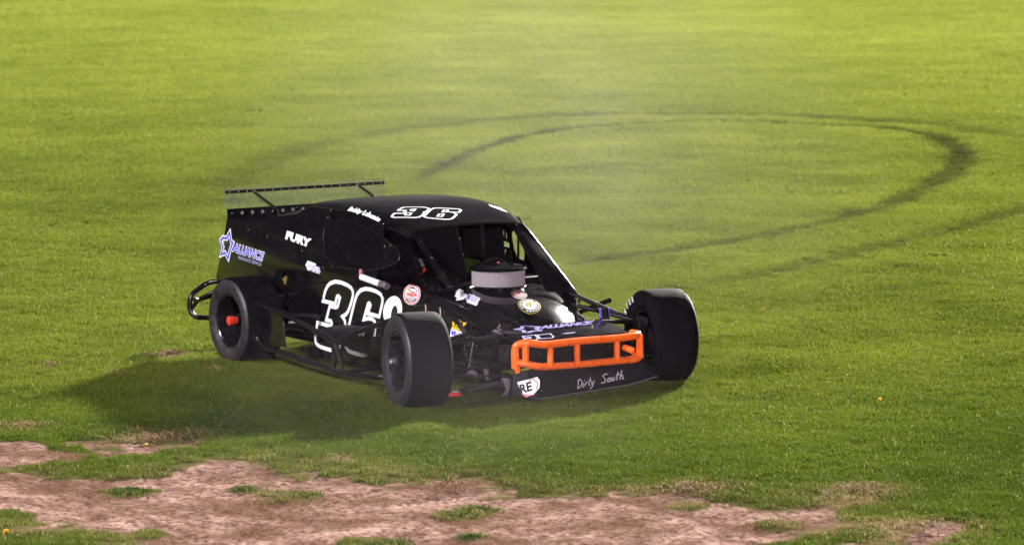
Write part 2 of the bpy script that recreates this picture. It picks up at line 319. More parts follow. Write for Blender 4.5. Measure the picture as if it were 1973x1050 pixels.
    'skid_a': [[-15.442, 8.328], [-16.427, 9.159], [-17.863, 10.365], [-19.15, 11.588], [-20.739, 13.305], [-21.843, 14.951], [-22.088, 16.067], [-21.967, 16.951], [-21.659, 17.71], [-20.984, 18.195], [-20.14, 18.534], [-19.145, 18.729], [-17.995, 18.471], [-16.458, 17.664], [-14.77, 16.508], [-13.287, 15.226], [-11.911, 13.819], [-10.628, 12.336], [-9.476, 10.849], [-8.522, 9.354], [-7.897, 8.173], [-7.471, 7.184], [-7.183, 6.328], [-6.945, 5.532], [-6.694, 4.872]],
    'skid_b': [[-16.368, 6.148], [-19.345, 8.44], [-21.137, 10.091], [-22.4, 11.677], [-23.295, 13.107], [-23.757, 14.32], [-24.239, 15.584], [-24.13, 16.491], [-23.506, 18.057], [-22.097, 19.047], [-20.788, 19.555], [-19.09, 19.686], [-17.393, 19.239], [-16.389, 19.196]],
    'skid_c': [[-4.451, 4.25], [-4.538, 4.6], [-4.668, 5.104], [-5.053, 5.995], [-5.637, 7.075], [-6.263, 8.23], [-6.852, 9.401], [-7.655, 10.802], [-8.577, 12.252]],
    'skid_d': [[-5.518, 7.236], [-4.57, 7.165], [-3.824, 7.168], [-2.829, 7.143]],
    'skid_e': [[-15.763, 10.937], [-15.986, 11.576], [-15.786, 11.97]],
    'skid_f': [[-10.642, 2.731], [-13.058, 4.058], [-15.203, 5.388], [-16.652, 6.372]],
    'dirt_main': [[0.65, -4.663], [0.753, -4.285], [1.195, -3.888], [1.242, -3.252], [1.494, -3.165], [1.999, -3.039], [2.37, -2.958], [2.767, -2.643], [2.802, -2.405], [3.24, -2.46], [3.497, -2.184], [3.944, -1.932], [3.901, -1.637], [4.303, -1.361], [4.468, -1.066], [4.814, -1.183], [5.062, -1.529], [5.267, -1.908], [5.757, -2.353], [3.708, -5.298], [2.999, -4.756], [2.683, -4.796], [2.584, -5.076], [1.79, -4.77], [1.495, -5.04]],
    'dirt_strip': [[-0.53, -4.137], [-0.173, -3.926], [0.252, -3.755], [0.243, -3.336], [0.27, -3.005], [0.439, -3.132], [0.331, -3.644], [0.227, -4.002], [0.572, -4.272], [0.525, -4.608]],
    'dirt_low': [[2.27, -5.386], [2.516, -5.174], [2.432, -5.459]],
    'dirt_r': [[5.72, -1.389], [5.663, -1.154], [5.923, -1.15], [6.274, -1.485], [6.028, -1.715]],
    'g_patch1': [[0.41, -4.161], [0.25, -3.865], [0.5, -3.615], [0.624, -3.228], [0.999, -3.496], [1.139, -3.968], [0.86, -4.299]],
    'worn_r': [[4.274, -1.225], [4.283, -0.605], [4.892, -0.783], [5.398, -1.047], [6.045, -1.438], [5.48, -2.249]],
    'tufts': [[1.857, -4.218], [2.516, -3.493], [3.612, -2.986], [2.176, -3.609], [4.138, -3.79], [3.533, -2.811], [4.029, -3.893], [4.215, -1.751], [4.168, -1.375], [4.935, -1.654], [4.218, -3.279]],
    'leaves': [[0.712, -3.524], [-2.644, 3.974], [1.924, 1.535], [2.91, -5.499]],
    'drygrass': [[-3.286, -1.291], [-3.33, -2.288], [0.265, -3.233], [2.912, -2.622], [3.799, -1.449], [4.388, -0.61], [5.568, -1.075], [1.714, -2.651], [-0.699, -3.74], [-2.603, -2.078], [-2.341, -1.384], [-2.741, -1.126]],
    'hot': [[-0.1037, 0.1601, 0.6048], [-0.2909, 0.2172, 0.6577], [0.009, 0.1295, 0.5433], [-0.5026, -0.3747, 0.6905], [-0.4007, -0.3329, 0.6749], [-0.3784, -0.5191, 0.6155], [-0.1855, -0.4699, 0.5717], [-0.5783, 0.6376, 0.6382], [-0.2348, 0.465, 0.5312]],
    'tu_white': [[-2.1192, -0.72, 0.8261], [-2.0544, -0.72, 0.8203], [-1.9914, -0.72, 0.8135], [-1.9948, -0.72, 0.7982], [-2.0308, -0.72, 0.7995], [-2.0463, -0.72, 0.7838], [-2.0557, -0.72, 0.771], [-2.0711, -0.72, 0.7598], [-2.0955, -0.72, 0.7516], [-2.1211, -0.72, 0.7552], [-2.1345, -0.72, 0.7668], [-2.1341, -0.72, 0.7812], [-2.1567, -0.72, 0.7844]],
    'tu_lilac': [[-2.0278, -0.72, 0.799], [-1.9948, -0.72, 0.7967], [-1.9276, -0.72, 0.7901], [-1.9384, -0.72, 0.7741], [-1.9177, -0.72, 0.7648], [-1.9394, -0.72, 0.7389], [-2.0683, -0.72, 0.751], [-2.0557, -0.72, 0.771]],
    'tu_marks': [[-2.1153, -0.72, 0.8016], [-2.1248, -0.72, 0.7888], [-2.0944, -0.72, 0.7915], [-2.1054, -0.72, 0.777], [-2.0609, -0.72, 0.802], [-2.0767, -0.72, 0.7751]],
    'tu_marks2': [[-2.0251, -0.72, 0.7887], [-1.9442, -0.72, 0.7811], [-2.0376, -0.72, 0.7726], [-1.9447, -0.72, 0.7631], [-2.044, -0.72, 0.757], [-1.9541, -0.72, 0.7472]],
    'rocker': [[-1.6847, -0.74, 0.246], [-1.3455, -0.74, 0.3411], [-1.1797, -0.74, 0.3512], [-0.9121, -0.74, 0.3801], [-0.9158, -0.74, 0.2006], [-1.1604, -0.74, 0.2112], [-1.3481, -0.74, 0.2287], [-1.5461, -0.74, 0.2378]],
    'pad': [[-1.2912, -0.735, 0.7775], [-1.0231, -0.735, 0.7529], [-0.9276, -0.735, 0.743]],
    'far_hole': [[-1.327, 0.6, 1.0226], [-1.231, 0.6, 1.0637], [-1.1212, 0.6, 0.9435], [-1.1184, 0.6, 0.9006], [-1.1421, 0.6, 0.8267], [-1.2418, 0.6, 0.8449], [-1.2856, 0.6, 0.8952]],
    'far_net': [[[-1.4379, 0.6, 1.0272], [-1.4163, 0.6, 1.0307], [-1.4134, 0.6, 0.9929], [-1.4334, 0.6, 0.9895]], [[-1.3999, 0.6, 1.0167], [-1.3766, 0.6, 1.0186], [-1.3722, 0.6, 0.9737], [-1.3937, 0.6, 0.9765]], [[-1.4305, 0.6, 0.9553], [-1.3445, 0.6, 0.9426], [-1.3416, 0.6, 0.9067], [-1.4244, 0.6, 0.915]], [[-1.418, 0.6, 0.8929], [-1.3816, 0.6, 0.887], [-1.3986, 0.6, 0.8493], [-1.4186, 0.6, 0.8476]]],
    'hood_stick': [[[-0.619, -0.3118, 0.724], [-0.5689, -0.3018, 0.7154], [-0.5339, -0.3358, 0.7036], [-0.5181, -0.3297, 0.7012], [-0.4914, -0.3212, 0.6966], [-0.4488, -0.36, 0.6809], [-0.4314, -0.3975, 0.6692], [-0.4544, -0.4419, 0.6636], [-0.4871, -0.4154, 0.6786], [-0.5221, -0.4123, 0.6875], [-0.5457, -0.3845, 0.6983], [-0.5687, -0.373, 0.7054]], [[-0.49, -0.3073, 0.6983], [-0.4574, -0.2954, 0.693], [-0.4753, -0.2799, 0.6988], [-0.4477, -0.2927, 0.6913], [-0.3763, -0.2814, 0.6774], [-0.3161, -0.344, 0.6527], [-0.2952, -0.3602, 0.6435], [-0.2867, -0.3775, 0.6371], [-0.3779, -0.4019, 0.6558], [-0.3985, -0.3829, 0.6649], [-0.4186, -0.3832, 0.6695]], [[-0.479, -0.3154, 0.6949], [-0.4598, -0.3111, 0.6914], [-0.4044, -0.3663, 0.6696], [-0.4146, -0.3787, 0.6695]], [[-0.4394, -0.3157, 0.6862], [-0.3744, -0.298, 0.6747], [-0.4178, -0.3294, 0.6792], [-0.3602, -0.3158, 0.6689], [-0.394, -0.3593, 0.6687], [-0.3314, -0.3431, 0.6572], [-0.4079, -0.3475, 0.674], [-0.3573, -0.3325, 0.6653]]],
}
def interp(x, tab):
    if x <= tab[0][0]: return tab[0][1]
    for (a, va), (b, vb) in zip(tab, tab[1:]):
        if x <= b:
            t = (x - a) / (b - a)
            return va + (vb - va) * t
    return tab[-1][1]
ROOF_HW = [(-3.40, .70), (-2.8, .665), (-2.2, .63), (-1.6, .60), (-1.25, .555), (-1.0, .49)]
ROOF_Z = [(-3.40, 1.018), (-3.1, 1.060), (-2.8, 1.108), (-2.55, 1.155), (-2.36, 1.195), (-2.30, 1.225), (-2.22, 1.254), (-1.8, 1.258), (-1.6, 1.248), (-1.43, 1.232), (-1.2, 1.190), (-1.0, 1.140)]
def roof_z(x, y):
    hw = interp(x, ROOF_HW); t = min(1.0, abs(y) / hw)
    return interp(x, ROOF_Z) + .016 * (1 - t * t) - .022 * t ** 10
HOOD_HW = [(-1.05, .66), (-.45, .53), (-.2, .50), (-.03, .465), (.07, .44)]
HOOD_Z = [(-1.05, .785), (-.8, .765), (-.6, .738), (-.45, .710), (-.32, .684), (-.2, .654), (-.12, .629), (-.05, .598), (.0, .568), (.04, .536), (.07, .505), (.15, .45), (.3, .41)]
def hood_z(x, y):
    hw = interp(x, HOOD_HW); t = min(1.0, abs(y) / hw)
    xe = x + (1.0 if y > 0 else .25) * y * y * max(0.0, min(1.0, (x + .75) / .55))
    return interp(xe, HOOD_Z) - .05 * t * t - .022 * t ** 6
# ------------------------------------------------------------------ the infield: one polar sheet round the camera's foot, finer where the photograph looks
def vnoise(x, y, seed=0):
    xi, yi = np.floor(x).astype(np.int64), np.floor(y).astype(np.int64); fx, fy = x - xi, y - yi
    fx = fx * fx * (3 - 2 * fx); fy = fy * fy * (3 - 2 * fy)
    def h(a, b):
        n = (a * 374761393 + b * 668265263 + seed * 1442695041) & 0x7fffffff
        n = ((n ^ (n >> 13)) * 1274126177) & 0x7fffffff; n = (n ^ (n >> 16)) & 0xffff
        return n / 65535.0
    return (h(xi, yi) * (1 - fx) + h(xi + 1, yi) * fx) * (1 - fy) + (h(xi, yi + 1) * (1 - fx) + h(xi + 1, yi + 1) * fx) * fy
def fbm(x, y, sc, oct=4, seed=0, gain=.5):
    s = np.zeros_like(x); a = 1.0; t = 0
    for o in range(oct):
        s += a * vnoise(x * sc + 17.3 * o, y * sc - 9.1 * o, seed + o); t += a; a *= gain; sc *= 2.03
    return s / t
def sstep(a, b, x):
    t = np.clip((x - a) / (b - a), 0, 1); return t * t * (3 - 2 * t)
def poly_sd(x, y, P):
    """signed distance to a polygon on the ground, positive inside"""
    d = np.full(x.shape, 1e9); ins = np.zeros(x.shape, bool); n = len(P)
    for i in range(n):
        ax, ay = P[i]; bx, by = P[(i + 1) % n]; ex, ey = bx - ax, by - ay
        t = np.clip(((x - ax) * ex + (y - ay) * ey) / (ex * ex + ey * ey), 0, 1)
        d = np.minimum(d, np.hypot(x - ax - t * ex, y - ay - t * ey))
        c = ((ay > y) != (by > y)) & (x < (bx - ax) * (y - ay) / (by - ay + 1e-12) + ax); ins ^= c
    return np.where(ins, d, -d)
DIRB = math.atan2(F_.y, F_.x)
bear = np.concatenate([np.linspace(-math.pi, -.26, 40)[:-1], np.linspace(-.26, .26, 330), np.linspace(.26, math.pi, 40)[1:-1]])
rad = np.concatenate([np.geomspace(.4, 17, 14)[:-1], np.geomspace(17, 150, 900), np.geomspace(150, 3500, 24)[1:]])
nb_, nr_ = len(bear), len(rad)
RR, BB = np.meshgrid(rad, bear, indexing='ij')
GX = CAM.x + RR * np.cos(DIRB + BB); GY = CAM.y + RR * np.sin(DIRB + BB)
fine = (np.abs(BB) < .27) & (RR > 16.5) & (RR < 160)
fx, fy, fr_ = GX[fine], GY[fine], RR[fine]
# view-independent masks laid out in metres on the lawn
wx = fx + (fbm(fx, fy, 1.6, 4, 3) - .5) * 1.1; wy = fy + (fbm(fx, fy, 1.6, 4, 9) - .5) * 1.1
dirt = np.zeros_like(fx)
for nme, soft in (('dirt_main', .26), ('dirt_strip', .22), ('dirt_low', .15), ('dirt_r', .22)):
    dirt = np.maximum(dirt, sstep(-soft, soft, poly_sd(wx, wy, D[nme]) + .05 + (fbm(fx, fy, 6, 4, 5, .6) - .5) * .5))
dirt *= 1 - sstep(-.1, .12, poly_sd(wx, wy, D['g_patch1']))
dirt *= 1 - .38 * sstep(.54, .72, fbm(fx, fy, 2.3, 5, 51, .6))
for i, (tx, ty) in enumerate(D['tufts']):
    rr_ = (.20, .22, .16, .13, .20, .15, .14, .14, .12, .16, .1)[i]
    dirt *= 1 - .95 * np.exp(-(((fx - tx) ** 2 + (fy - ty) ** 2) / rr_ ** 2) ** 2)
near_d = sstep(-1.1, .1, poly_sd(wx, wy, D['dirt_main']))
worn = np.maximum(0.6 * near_d * fbm(fx, fy, 2.2, 4, 21), sstep(-.3, .4, poly_sd(wx, wy, D['worn_r'])) * sstep(.42, .62, fbm(fx, fy, 2.6, 4, 31)) * .9)
for i, (tx, ty) in enumerate(D['drygrass']):
    rr_ = (.24, .12, .42, .40, .36, .3, .4, .15, .2, .08, .12, .1)[i]
    q = np.exp(-((fx - tx) ** 2 + (fy - ty) ** 2) / rr_ ** 2); worn = np.maximum(worn, q * (.22 + .62 * fbm(fx, fy, 6, 3, 41)))
worn = np.clip(worn, 0, 1)
# tyre marks: soft bands along polylines, tr across the view, dp along it, metres
FH = np.array([F_.x, F_.y]) / math.hypot(F_.x, F_.y); RH = np.array([-FH[1], FH[0]])
skid = np.zeros_like(fx)
def band(name, hw, strength, var=.35, seed=0):
    global skid
    P = np.array(D[name]); Q = []
    # smooth the hand-read points with a Catmull-Rom curve
    E = np.vstack([2 * P[0] - P[1], P, 2 * P[-1] - P[-2]])
    for i in range(1, len(E) - 2):
        for t in np.linspace(0, 1, 10, endpoint=False):
            p0, p1, p2, p3 = E[i - 1:i + 3]; Q.append(.5 * (2 * p1 + (p2 - p0) * t + (2 * p0 - 5 * p1 + 4 * p2 - p3) * t * t + (3 * p1 - p0 - 3 * p2 + p3) * t ** 3))
    Q.append(P[-1]); Q = np.array(Q); n = len(Q)
    lo, hi = Q.min(0) - 3, Q.max(0) + 3
    w = np.where((fx > lo[0]) & (fx < hi[0]) & (fy > lo[1]) & (fy < hi[1]))[0]
    x, y = fx[w], fy[w]; best = np.full(len(w), 9e9); par = np.zeros(len(w))
    for i in range(n - 1):
        a, b = Q[i], Q[i + 1]; e = b - a; L2 = e @ e + 1e-9
        t = np.clip(((x - a[0]) * e[0] + (y - a[1]) * e[1]) / L2, 0, 1)
        d = np.hypot(x - a[0] - t * e[0], y - a[1] - t * e[1]); m_ = d < best; best[m_] = d[m_]; par[m_] = (i + t[m_]) / (n - 1)
    h = hw(par) if callable(hw) else hw; s = strength(par) if callable(strength) else strength
    edge = best + (fbm(x, y, 1.8, 3, 60 + seed) - .5) * .16
    v = s * (1 - sstep(.35 * h, 1.15 * h, edge)) * (1 - var + var * 2 * fbm(x, y, 1.3, 3, 70 + seed))
    skid[w] = np.maximum(skid[w], v)
ga = lambda c, w: (lambda p: np.exp(-((p - c) / w) ** 2))
band('skid_a', lambda p: .21 + .08 * ga(.58, .14)(p), lambda p: .58 + .40 * ga(.30, .22)(p) + .24 * ga(.60, .12)(p) + .05 * sstep(.7, 1, p) - .1 * sstep(.12, 0, p), .14, 1)
band('skid_b', .42, lambda p: .34 + .30 * ga(.60, .25)(p), .4, 2)
band('skid_c', lambda p: .20 + .10 * p, lambda p: .26 + .26 * sstep(0, .5, p), .4, 3)
band('skid_d', .22, .28, .5, 4); band('skid_e', .35, .35, .5, 5); band('skid_f', .3, .14, .5, 6)
skid = np.clip(skid, 0, 1)
# mottled tone of the turf, -1..1, in broad patches, mower-wide streaks and small clumps
u = fx * FH[0] + fy * FH[1]; v = fx * RH[0] + fy * RH[1]
tone = (fbm(fx, fy, .16, 3, 81) - .5) * 1.5 + (fbm(fx, fy, .9, 4, 83) - .5) * 1.9 + (fbm(u * 3.0, v * .8, 1.0, 3, 85) - .5) * .4 + (fbm(fx, fy, 4.0, 3, 87) - .5) * .9
tone *= 1 - .2 * sstep(28, 70, fr_)
bump_ = (fbm(fx, fy, 1.1, 3, 91) - .5) * .05 + (fbm(fx, fy, 7, 3, 93) - .5) * .022
Z = np.zeros_like(GX); Z[fine] = bump_ * sstep(150, 60, fr_) - .014 * dirt + dirt * (fbm(fx, fy, 14, 3, 95) - .5) * .022
wear = np.zeros_like(GX); wear[fine] = worn
att = {k: np.zeros(GX.shape, np.float32) for k in ('dirt', 'skid', 'tone', 'worn', 'dens', 'gscale', 'far', 'near_shade')}
att['dirt'][fine] = dirt; att['skid'][fine] = skid; att['tone'][fine] = tone; att['worn'][fine] = worn
nshd = np.zeros_like(GX); nshd[fine] = sstep(27.5, 19.5, fr_ + (fbm(fx, fy, .5, 3, 99) - .5) * 3.5) * .85; att['near_shade'] = nshd.astype(np.float32)  # turf nearest the camera darkened, painting in dimmer foreground light
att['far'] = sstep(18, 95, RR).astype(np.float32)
g = (1 - sstep(.05, .95, dirt)) ** 1.6 * (1 - .25 * near_d * fbm(fx, fy, 5, 3, 61)) * (1 - .5 * worn)
step_ = np.clip(26 / fr_, .16, 1.3); dens = 260 * step_ ** 2 * g * (np.abs(BB[fine]) < .235) * (fr_ < 118) * (fr_ > 17.6)
att['dens'][fine] = dens
att['gscale'][fine] = np.clip(fr_ / 26, .85, 4.5) ** .75 * (1 - .25 * worn) * (1 - .62 * dirt) * (1 - .25 * near_d) * (1 - .45 * np.clip(skid, 0, 1)); att['gscale'][~fine] = 1
idx = np.arange(nr_ * nb_).reshape(nr_, nb_)
a = idx[:-1, :]; b_ = idx[1:, :]
nx = lambda m: np.roll(m, -1, axis=1)
quads = np.stack([a, b_, nx(b_), nx(a)], -1).reshape(-1, 4)
VV = np.stack([GX, GY, Z], -1).reshape(-1, 3)
fd = att['dirt'].reshape(-1)[quads].mean(1) > .5
def ground_mesh(name, sel, m, extra=None):
    q = quads[sel]; used = np.unique(q); mp = np.full(len(VV), -1); mp[used] = np.arange(len(used))
    me = bpy.data.meshes.new(name); V = VV[used]; q = mp[q]
    tri = None
    if extra: V = np.vstack([V, [extra]])
    nv, nq = len(V), len(q)
    me.vertices.add(nv); me.vertices.foreach_set('co', V.astype(np.float32).ravel())
    loops = q.ravel(); starts = np.arange(nq) * 4; tot = np.full(nq, 4)
    if extra:
        r0 = mp[idx[0]]; f = np.stack([np.full(nb_, nv - 1), r0, np.roll(r0, -1)], -1)
        starts = np.concatenate([starts, nq * 4 + np.arange(nb_) * 3]); tot = np.concatenate([tot, np.full(nb_, 3)]); loops = np.concatenate([loops, f.ravel()])
    me.loops.add(len(loops)); me.loops.foreach_set('vertex_index', loops.astype(np.int32))
    me.polygons.add(len(starts)); me.polygons.foreach_set('loop_start', starts.astype(np.int32)); me.polygons.foreach_set('loop_total', tot.astype(np.int32))
    me.update(calc_edges=True); me.validate(); me.polygons.foreach_set('use_smooth', [True] * len(me.polygons))
    for k, arr in att.items():
        w = arr.reshape(-1)[used]
        if extra: w = np.append(w, 0 if k != 'gscale' else 1)
        at_ = me.attributes.new(k, 'FLOAT', 'POINT'); at_.data.foreach_set('value', w.astype(np.float32))
    me.materials.append(m); o = bpy.data.objects.new(name, me); COL.objects.link(o); return o

def turf_material(name, inst):
    """turf colour from its own wear, tone, tyre marks and bare earth, plus light falloff painted by distance; on blades the marks come from where each clump stands"""
    m = bpy.data.materials.new(name); m.use_nodes = True; n = m.node_tree; L = n.links; n.nodes.clear()
    def attr(k):
        a = n.nodes.new('ShaderNodeAttribute'); a.attribute_name = k; a.attribute_type = 'INSTANCER' if inst else 'GEOMETRY'; return a.outputs['Fac']
    def mixc(f, a, b, kind='MIX'):
        x = n.nodes.new('ShaderNodeMix'); x.data_type = 'RGBA'; x.blend_type = kind
        for s, v in ((0, f), (6, a), (7, b)):
            if isinstance(v, (tuple, float, int)): x.inputs[s].default_value = (*v, 1) if isinstance(v, tuple) else v
            else: L.new(v, x.inputs[s])
        return x.outputs[2]
    def rng(v, a, b, c=0, d=1):
        x = n.nodes.new('ShaderNodeMapRange'); x.clamp = True
        L.new(v, x.inputs[0]); x.inputs[1].default_value = a; x.inputs[2].default_value = b; x.inputs[3].default_value = c; x.inputs[4].default_value = d; return x.outputs[0]
    def math_(op, a, b):
        x = n.nodes.new('ShaderNodeMath'); x.operation = op
        for s, v in ((0, a), (1, b)):
            if isinstance(v, (float, int)): x.inputs[s].default_value = v
            else: L.new(v, x.inputs[s])
        return x.outputs[0]
    tc = n.nodes.new('ShaderNodeTexCoord')
    tone = attr('tone')
    if inst:
        rv = n.nodes.new('ShaderNodeAttribute'); rv.attribute_name = 'blade'; rv.attribute_type = 'GEOMETRY'
        oi = n.nodes.new('ShaderNodeObjectInfo')
        tone = math_('ADD', tone, math_('MULTIPLY', math_('SUBTRACT', rv.outputs['Fac'], .5), .5))
        tone = math_('ADD', tone, math_('MULTIPLY', math_('SUBTRACT', oi.outputs['Random'], .5), .25))
    t = rng(tone, -1.0, 1.0)
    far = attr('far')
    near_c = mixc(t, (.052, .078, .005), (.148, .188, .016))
    far_c = mixc(t, (.20, .25, .034), (.37, .43, .072))  # distant turf painted lighter, standing in for lamp falloff
    c = mixc(far, near_c, far_c); c = mixc(attr('near_shade'), c, mixc(t, (.024, .046, .003), (.085, .125, .010)))  # dim foreground light mixed into the near turf colour
    dry = mixc(t, (.15, .10, .045), (.34, .25, .12))
    w = attr('worn')
    if inst:
        pick = math_('ADD', math_('MULTIPLY', w, .95), math_('MULTIPLY', rv.outputs['Fac'], .62)); c = mixc(rng(pick, .62, .80), c, dry)
        stray = rng(rv.outputs['Fac'], .955, .97); c = mixc(math_('MULTIPLY', stray, .8), c, (.30, .26, .10))
    else:
        c = mixc(.65, c, (.06, .048, .022)); c = mixc(math_('MULTIPLY', w, .8), c, (.17, .12, .07))
    c = mixc(math_('MULTIPLY', attr('skid'), .80), c, (.022, .026, .010))
    if not inst:
        no = n.nodes.new('ShaderNodeTexNoise'); no.inputs['Scale'].default_value = 5.0; no.inputs['Detail'].default_value = 8; L.new(tc.outputs['Object'], no.inputs['Vector'])
        n2 = n.nodes.new('ShaderNodeTexNoise'); n2.inputs['Scale'].default_value = 26.0; n2.inputs['Detail'].default_value = 6; L.new(tc.outputs['Object'], n2.inputs['Vector'])
        e = mixc(rng(no.outputs[0], .34, .66), (.155, .086, .068), (.41, .265, .22)); n4 = n.nodes.new('ShaderNodeTexNoise'); n4.inputs['Scale'].default_value = 1.7; n4.inputs['Detail'].default_value = 5; L.new(tc.outputs['Object'], n4.inputs['Vector'])
        e = mixc(rng(n4.outputs[0], .57, .38), e, (.12, .066, .040)); e = mixc(rng(n2.outputs[0], .34, .58), (.075, .040, .028), e)
        n5 = n.nodes.new('ShaderNodeTexNoise'); n5.inputs['Scale'].default_value = 75.0; n5.inputs['Detail'].default_value = 3; L.new(tc.outputs['Object'], n5.inputs['Vector'])
        e = mixc(rng(n5.outputs[0], .58, .70, 0, .6), e, (.40, .29, .25))
        c = mixc(rng(attr('dirt'), .35, .65), c, e)
    if inst:
        d = n.nodes.new('ShaderNodeBsdfDiffuse'); tr = n.nodes.new('ShaderNodeBsdfTranslucent'); gl = n.nodes.new('ShaderNodeBsdfGlossy')
        gl.inputs['Roughness'].default_value = .45; gl.inputs[0].default_value = (.5, .5, .4, 1)
        L.new(c, d.inputs[0]); L.new(c, tr.inputs[0]); mx = n.nodes.new('ShaderNodeMixShader'); mx.inputs[0].default_value = .40
        L.new(d.outputs[0], mx.inputs[1]); L.new(tr.outputs[0], mx.inputs[2])
        m2 = n.nodes.new('ShaderNodeMixShader'); m2.inputs[0].default_value = .025; L.new(mx.outputs[0], m2.inputs[1]); L.new(gl.outputs[0], m2.inputs[2]); sh = m2.outputs[0]
    else:
        p = n.nodes.new('ShaderNodeBsdfDiffuse'); L.new(c, p.inputs['Color'])
        bp = n.nodes.new('ShaderNodeBump'); bp.inputs['Strength'].default_value = .8; bp.inputs['Distance'].default_value = .03
        n3 = n.nodes.new('ShaderNodeTexNoise'); n3.inputs['Scale'].default_value = 22; n3.inputs['Detail'].default_value = 8; n3.inputs['Roughness'].default_value = .7; L.new(tc.outputs['Object'], n3.inputs['Vector'])
        L.new(n3.outputs[0], bp.inputs['Height']); L.new(bp.outputs[0], p.inputs['Normal']); sh = p.outputs[0]
    o = n.nodes.new('ShaderNodeOutputMaterial'); L.new(sh, o.inputs[0]); return m
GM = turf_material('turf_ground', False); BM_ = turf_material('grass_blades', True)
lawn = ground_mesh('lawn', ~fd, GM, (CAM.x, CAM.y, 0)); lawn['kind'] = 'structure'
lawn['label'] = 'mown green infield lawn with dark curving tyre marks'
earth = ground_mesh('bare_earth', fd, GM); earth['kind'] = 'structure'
earth['label'] = 'patch of bare pinkish brown earth along the lower left'

# ------------------------------------------------------------------ grass: clumps of blades scattered over the lawn
def clump_mesh(name, nblade, R, hgt, seed, lean=.5, wid=.0030, ragged=False):
    rg = random.Random(seed); V = []; Fc = []; tint = []
    for i in range(nblade):
        a = rg.uniform(0, 6.283); r = R * math.sqrt(rg.random())
        if ragged: r *= .35 + .65 * abs(math.sin(1.5 * a + seed) * math.cos(2.5 * a + 2 * seed)) ; r = abs(rg.gauss(r, .25 * R))
        x, y = r * math.cos(a), r * math.sin(a)
        h = hgt * rg.uniform(.45, 1.15); d = rg.uniform(0, 6.283); l = lean * rg.uniform(.2, 1.3) * h; w = wid * rg.uniform(.7, 1.3)
        dx, dy = math.cos(d), math.sin(d); f = rg.uniform(0, 6.283); px, py = math.cos(f) * w, math.sin(f) * w; k = len(V)
        V += [(x - px, y - py, -.01), (x + px, y + py, -.01), (x + dx * l * .35 - px * .8, y + dy * l * .35 - py * .8, h * .6), (x + dx * l * .35 + px * .8, y + dy * l * .35 + py * .8, h * .6), (x + dx * l, y + dy * l, h)]
        Fc += [(k, k + 1, k + 3, k + 2), (k + 2, k + 3, k + 4)]; tint += [rg.random()] * 5
    me = bpy.data.meshes.new(name); me.from_pydata(V, [], Fc); at_ = me.attributes.new('blade', 'FLOAT', 'POINT'); at_.data.foreach_set('value', tint)
    return me
def scatter(o, meshes, dens_attr, scale_attr, m, seed=1, tilt=.12):
    ng = bpy.data.node_groups.new('scatter', 'GeometryNodeTree')
    ng.interface.new_socket('Geometry', in_out='INPUT', socket_type='NodeSocketGeometry'); ng.interface.new_socket('Geometry', in_out='OUTPUT', socket_type='NodeSocketGeometry')
    N = ng.nodes; L = ng.links; gi = N.new('NodeGroupInput'); go = N.new('NodeGroupOutput')
    dp = N.new('GeometryNodeDistributePointsOnFaces'); dp.inputs['Seed'].default_value = seed
    na = N.new('GeometryNodeInputNamedAttribute'); na.data_type = 'FLOAT'; na.inputs['Name'].default_value = dens_attr
    L.new(gi.outputs[0], dp.inputs['Mesh']); L.new(na.outputs['Attribute'], dp.inputs['Density'])
    jn = N.new('GeometryNodeJoinGeometry')
    for me in reversed(meshes):
        src = bpy.data.objects.new(me.name, me); me.materials.append(m)
        oi = N.new('GeometryNodeObjectInfo'); oi.inputs['Object'].default_value = src; oi.inputs['As Instance'].default_value = True
        L.new(oi.outputs['Geometry'], jn.inputs[0])
    ip = N.new('GeometryNodeInstanceOnPoints'); ip.inputs['Pick Instance'].default_value = True
    L.new(dp.outputs['Points'], ip.inputs['Points']); L.new(jn.outputs[0], ip.inputs['Instance'])
    ri = N.new('FunctionNodeRandomValue'); ri.data_type = 'INT'; ri.inputs['Min'].default_value = 0
    for s in ri.inputs:
        if s.name == 'Max' and s.type == 'INT': s.default_value = len(meshes) - 1
        if s.name == 'Min' and s.type == 'INT': s.default_value = 0
    L.new([s for s in ri.outputs if s.type == 'INT'][0], ip.inputs['Instance Index'])
    rr = N.new('FunctionNodeRandomValue'); rr.data_type = 'FLOAT_VECTOR'
    v = [s for s in rr.inputs if s.type == 'VECTOR']; v[0].default_value = (-tilt, -tilt, 0); v[1].default_value = (tilt, tilt, 6.283)
    L.new([s for s in rr.outputs if s.type == 'VECTOR'][0], ip.inputs['Rotation'])
    rs = N.new('FunctionNodeRandomValue'); rs.data_type = 'FLOAT'
    f = [s for s in rs.inputs if s.type == 'VALUE']; f[0].default_value = .7; f[1].default_value = 1.25
    ns = N.new('GeometryNodeInputNamedAttribute'); ns.data_type = 'FLOAT'; ns.inputs['Name'].default_value = scale_attr
    mm = N.new('ShaderNodeMath'); mm.operation = 'MULTIPLY'
    L.new([s for s in rs.outputs if s.type == 'VALUE'][0], mm.inputs[0]); L.new(ns.outputs['Attribute'], mm.inputs[1]); L.new(mm.outputs[0], ip.inputs['Scale'])
    L.new(ip.outputs[0], go.inputs[0])
    md = o.modifiers.new('scatter', 'NODES'); md.node_group = ng
gm = lawn.data
gr = bpy.data.objects.new('grass', gm); COL.objects.link(gr)
gr['kind'] = 'stuff'; gr['label'] = 'short mown grass blades covering the infield'
scatter(gr, [clump_mesh('grass_clump', 80, .075, .028, 11 + i, 1.05, .0024) for i in range(4)], 'dens', 'gscale', BM_)
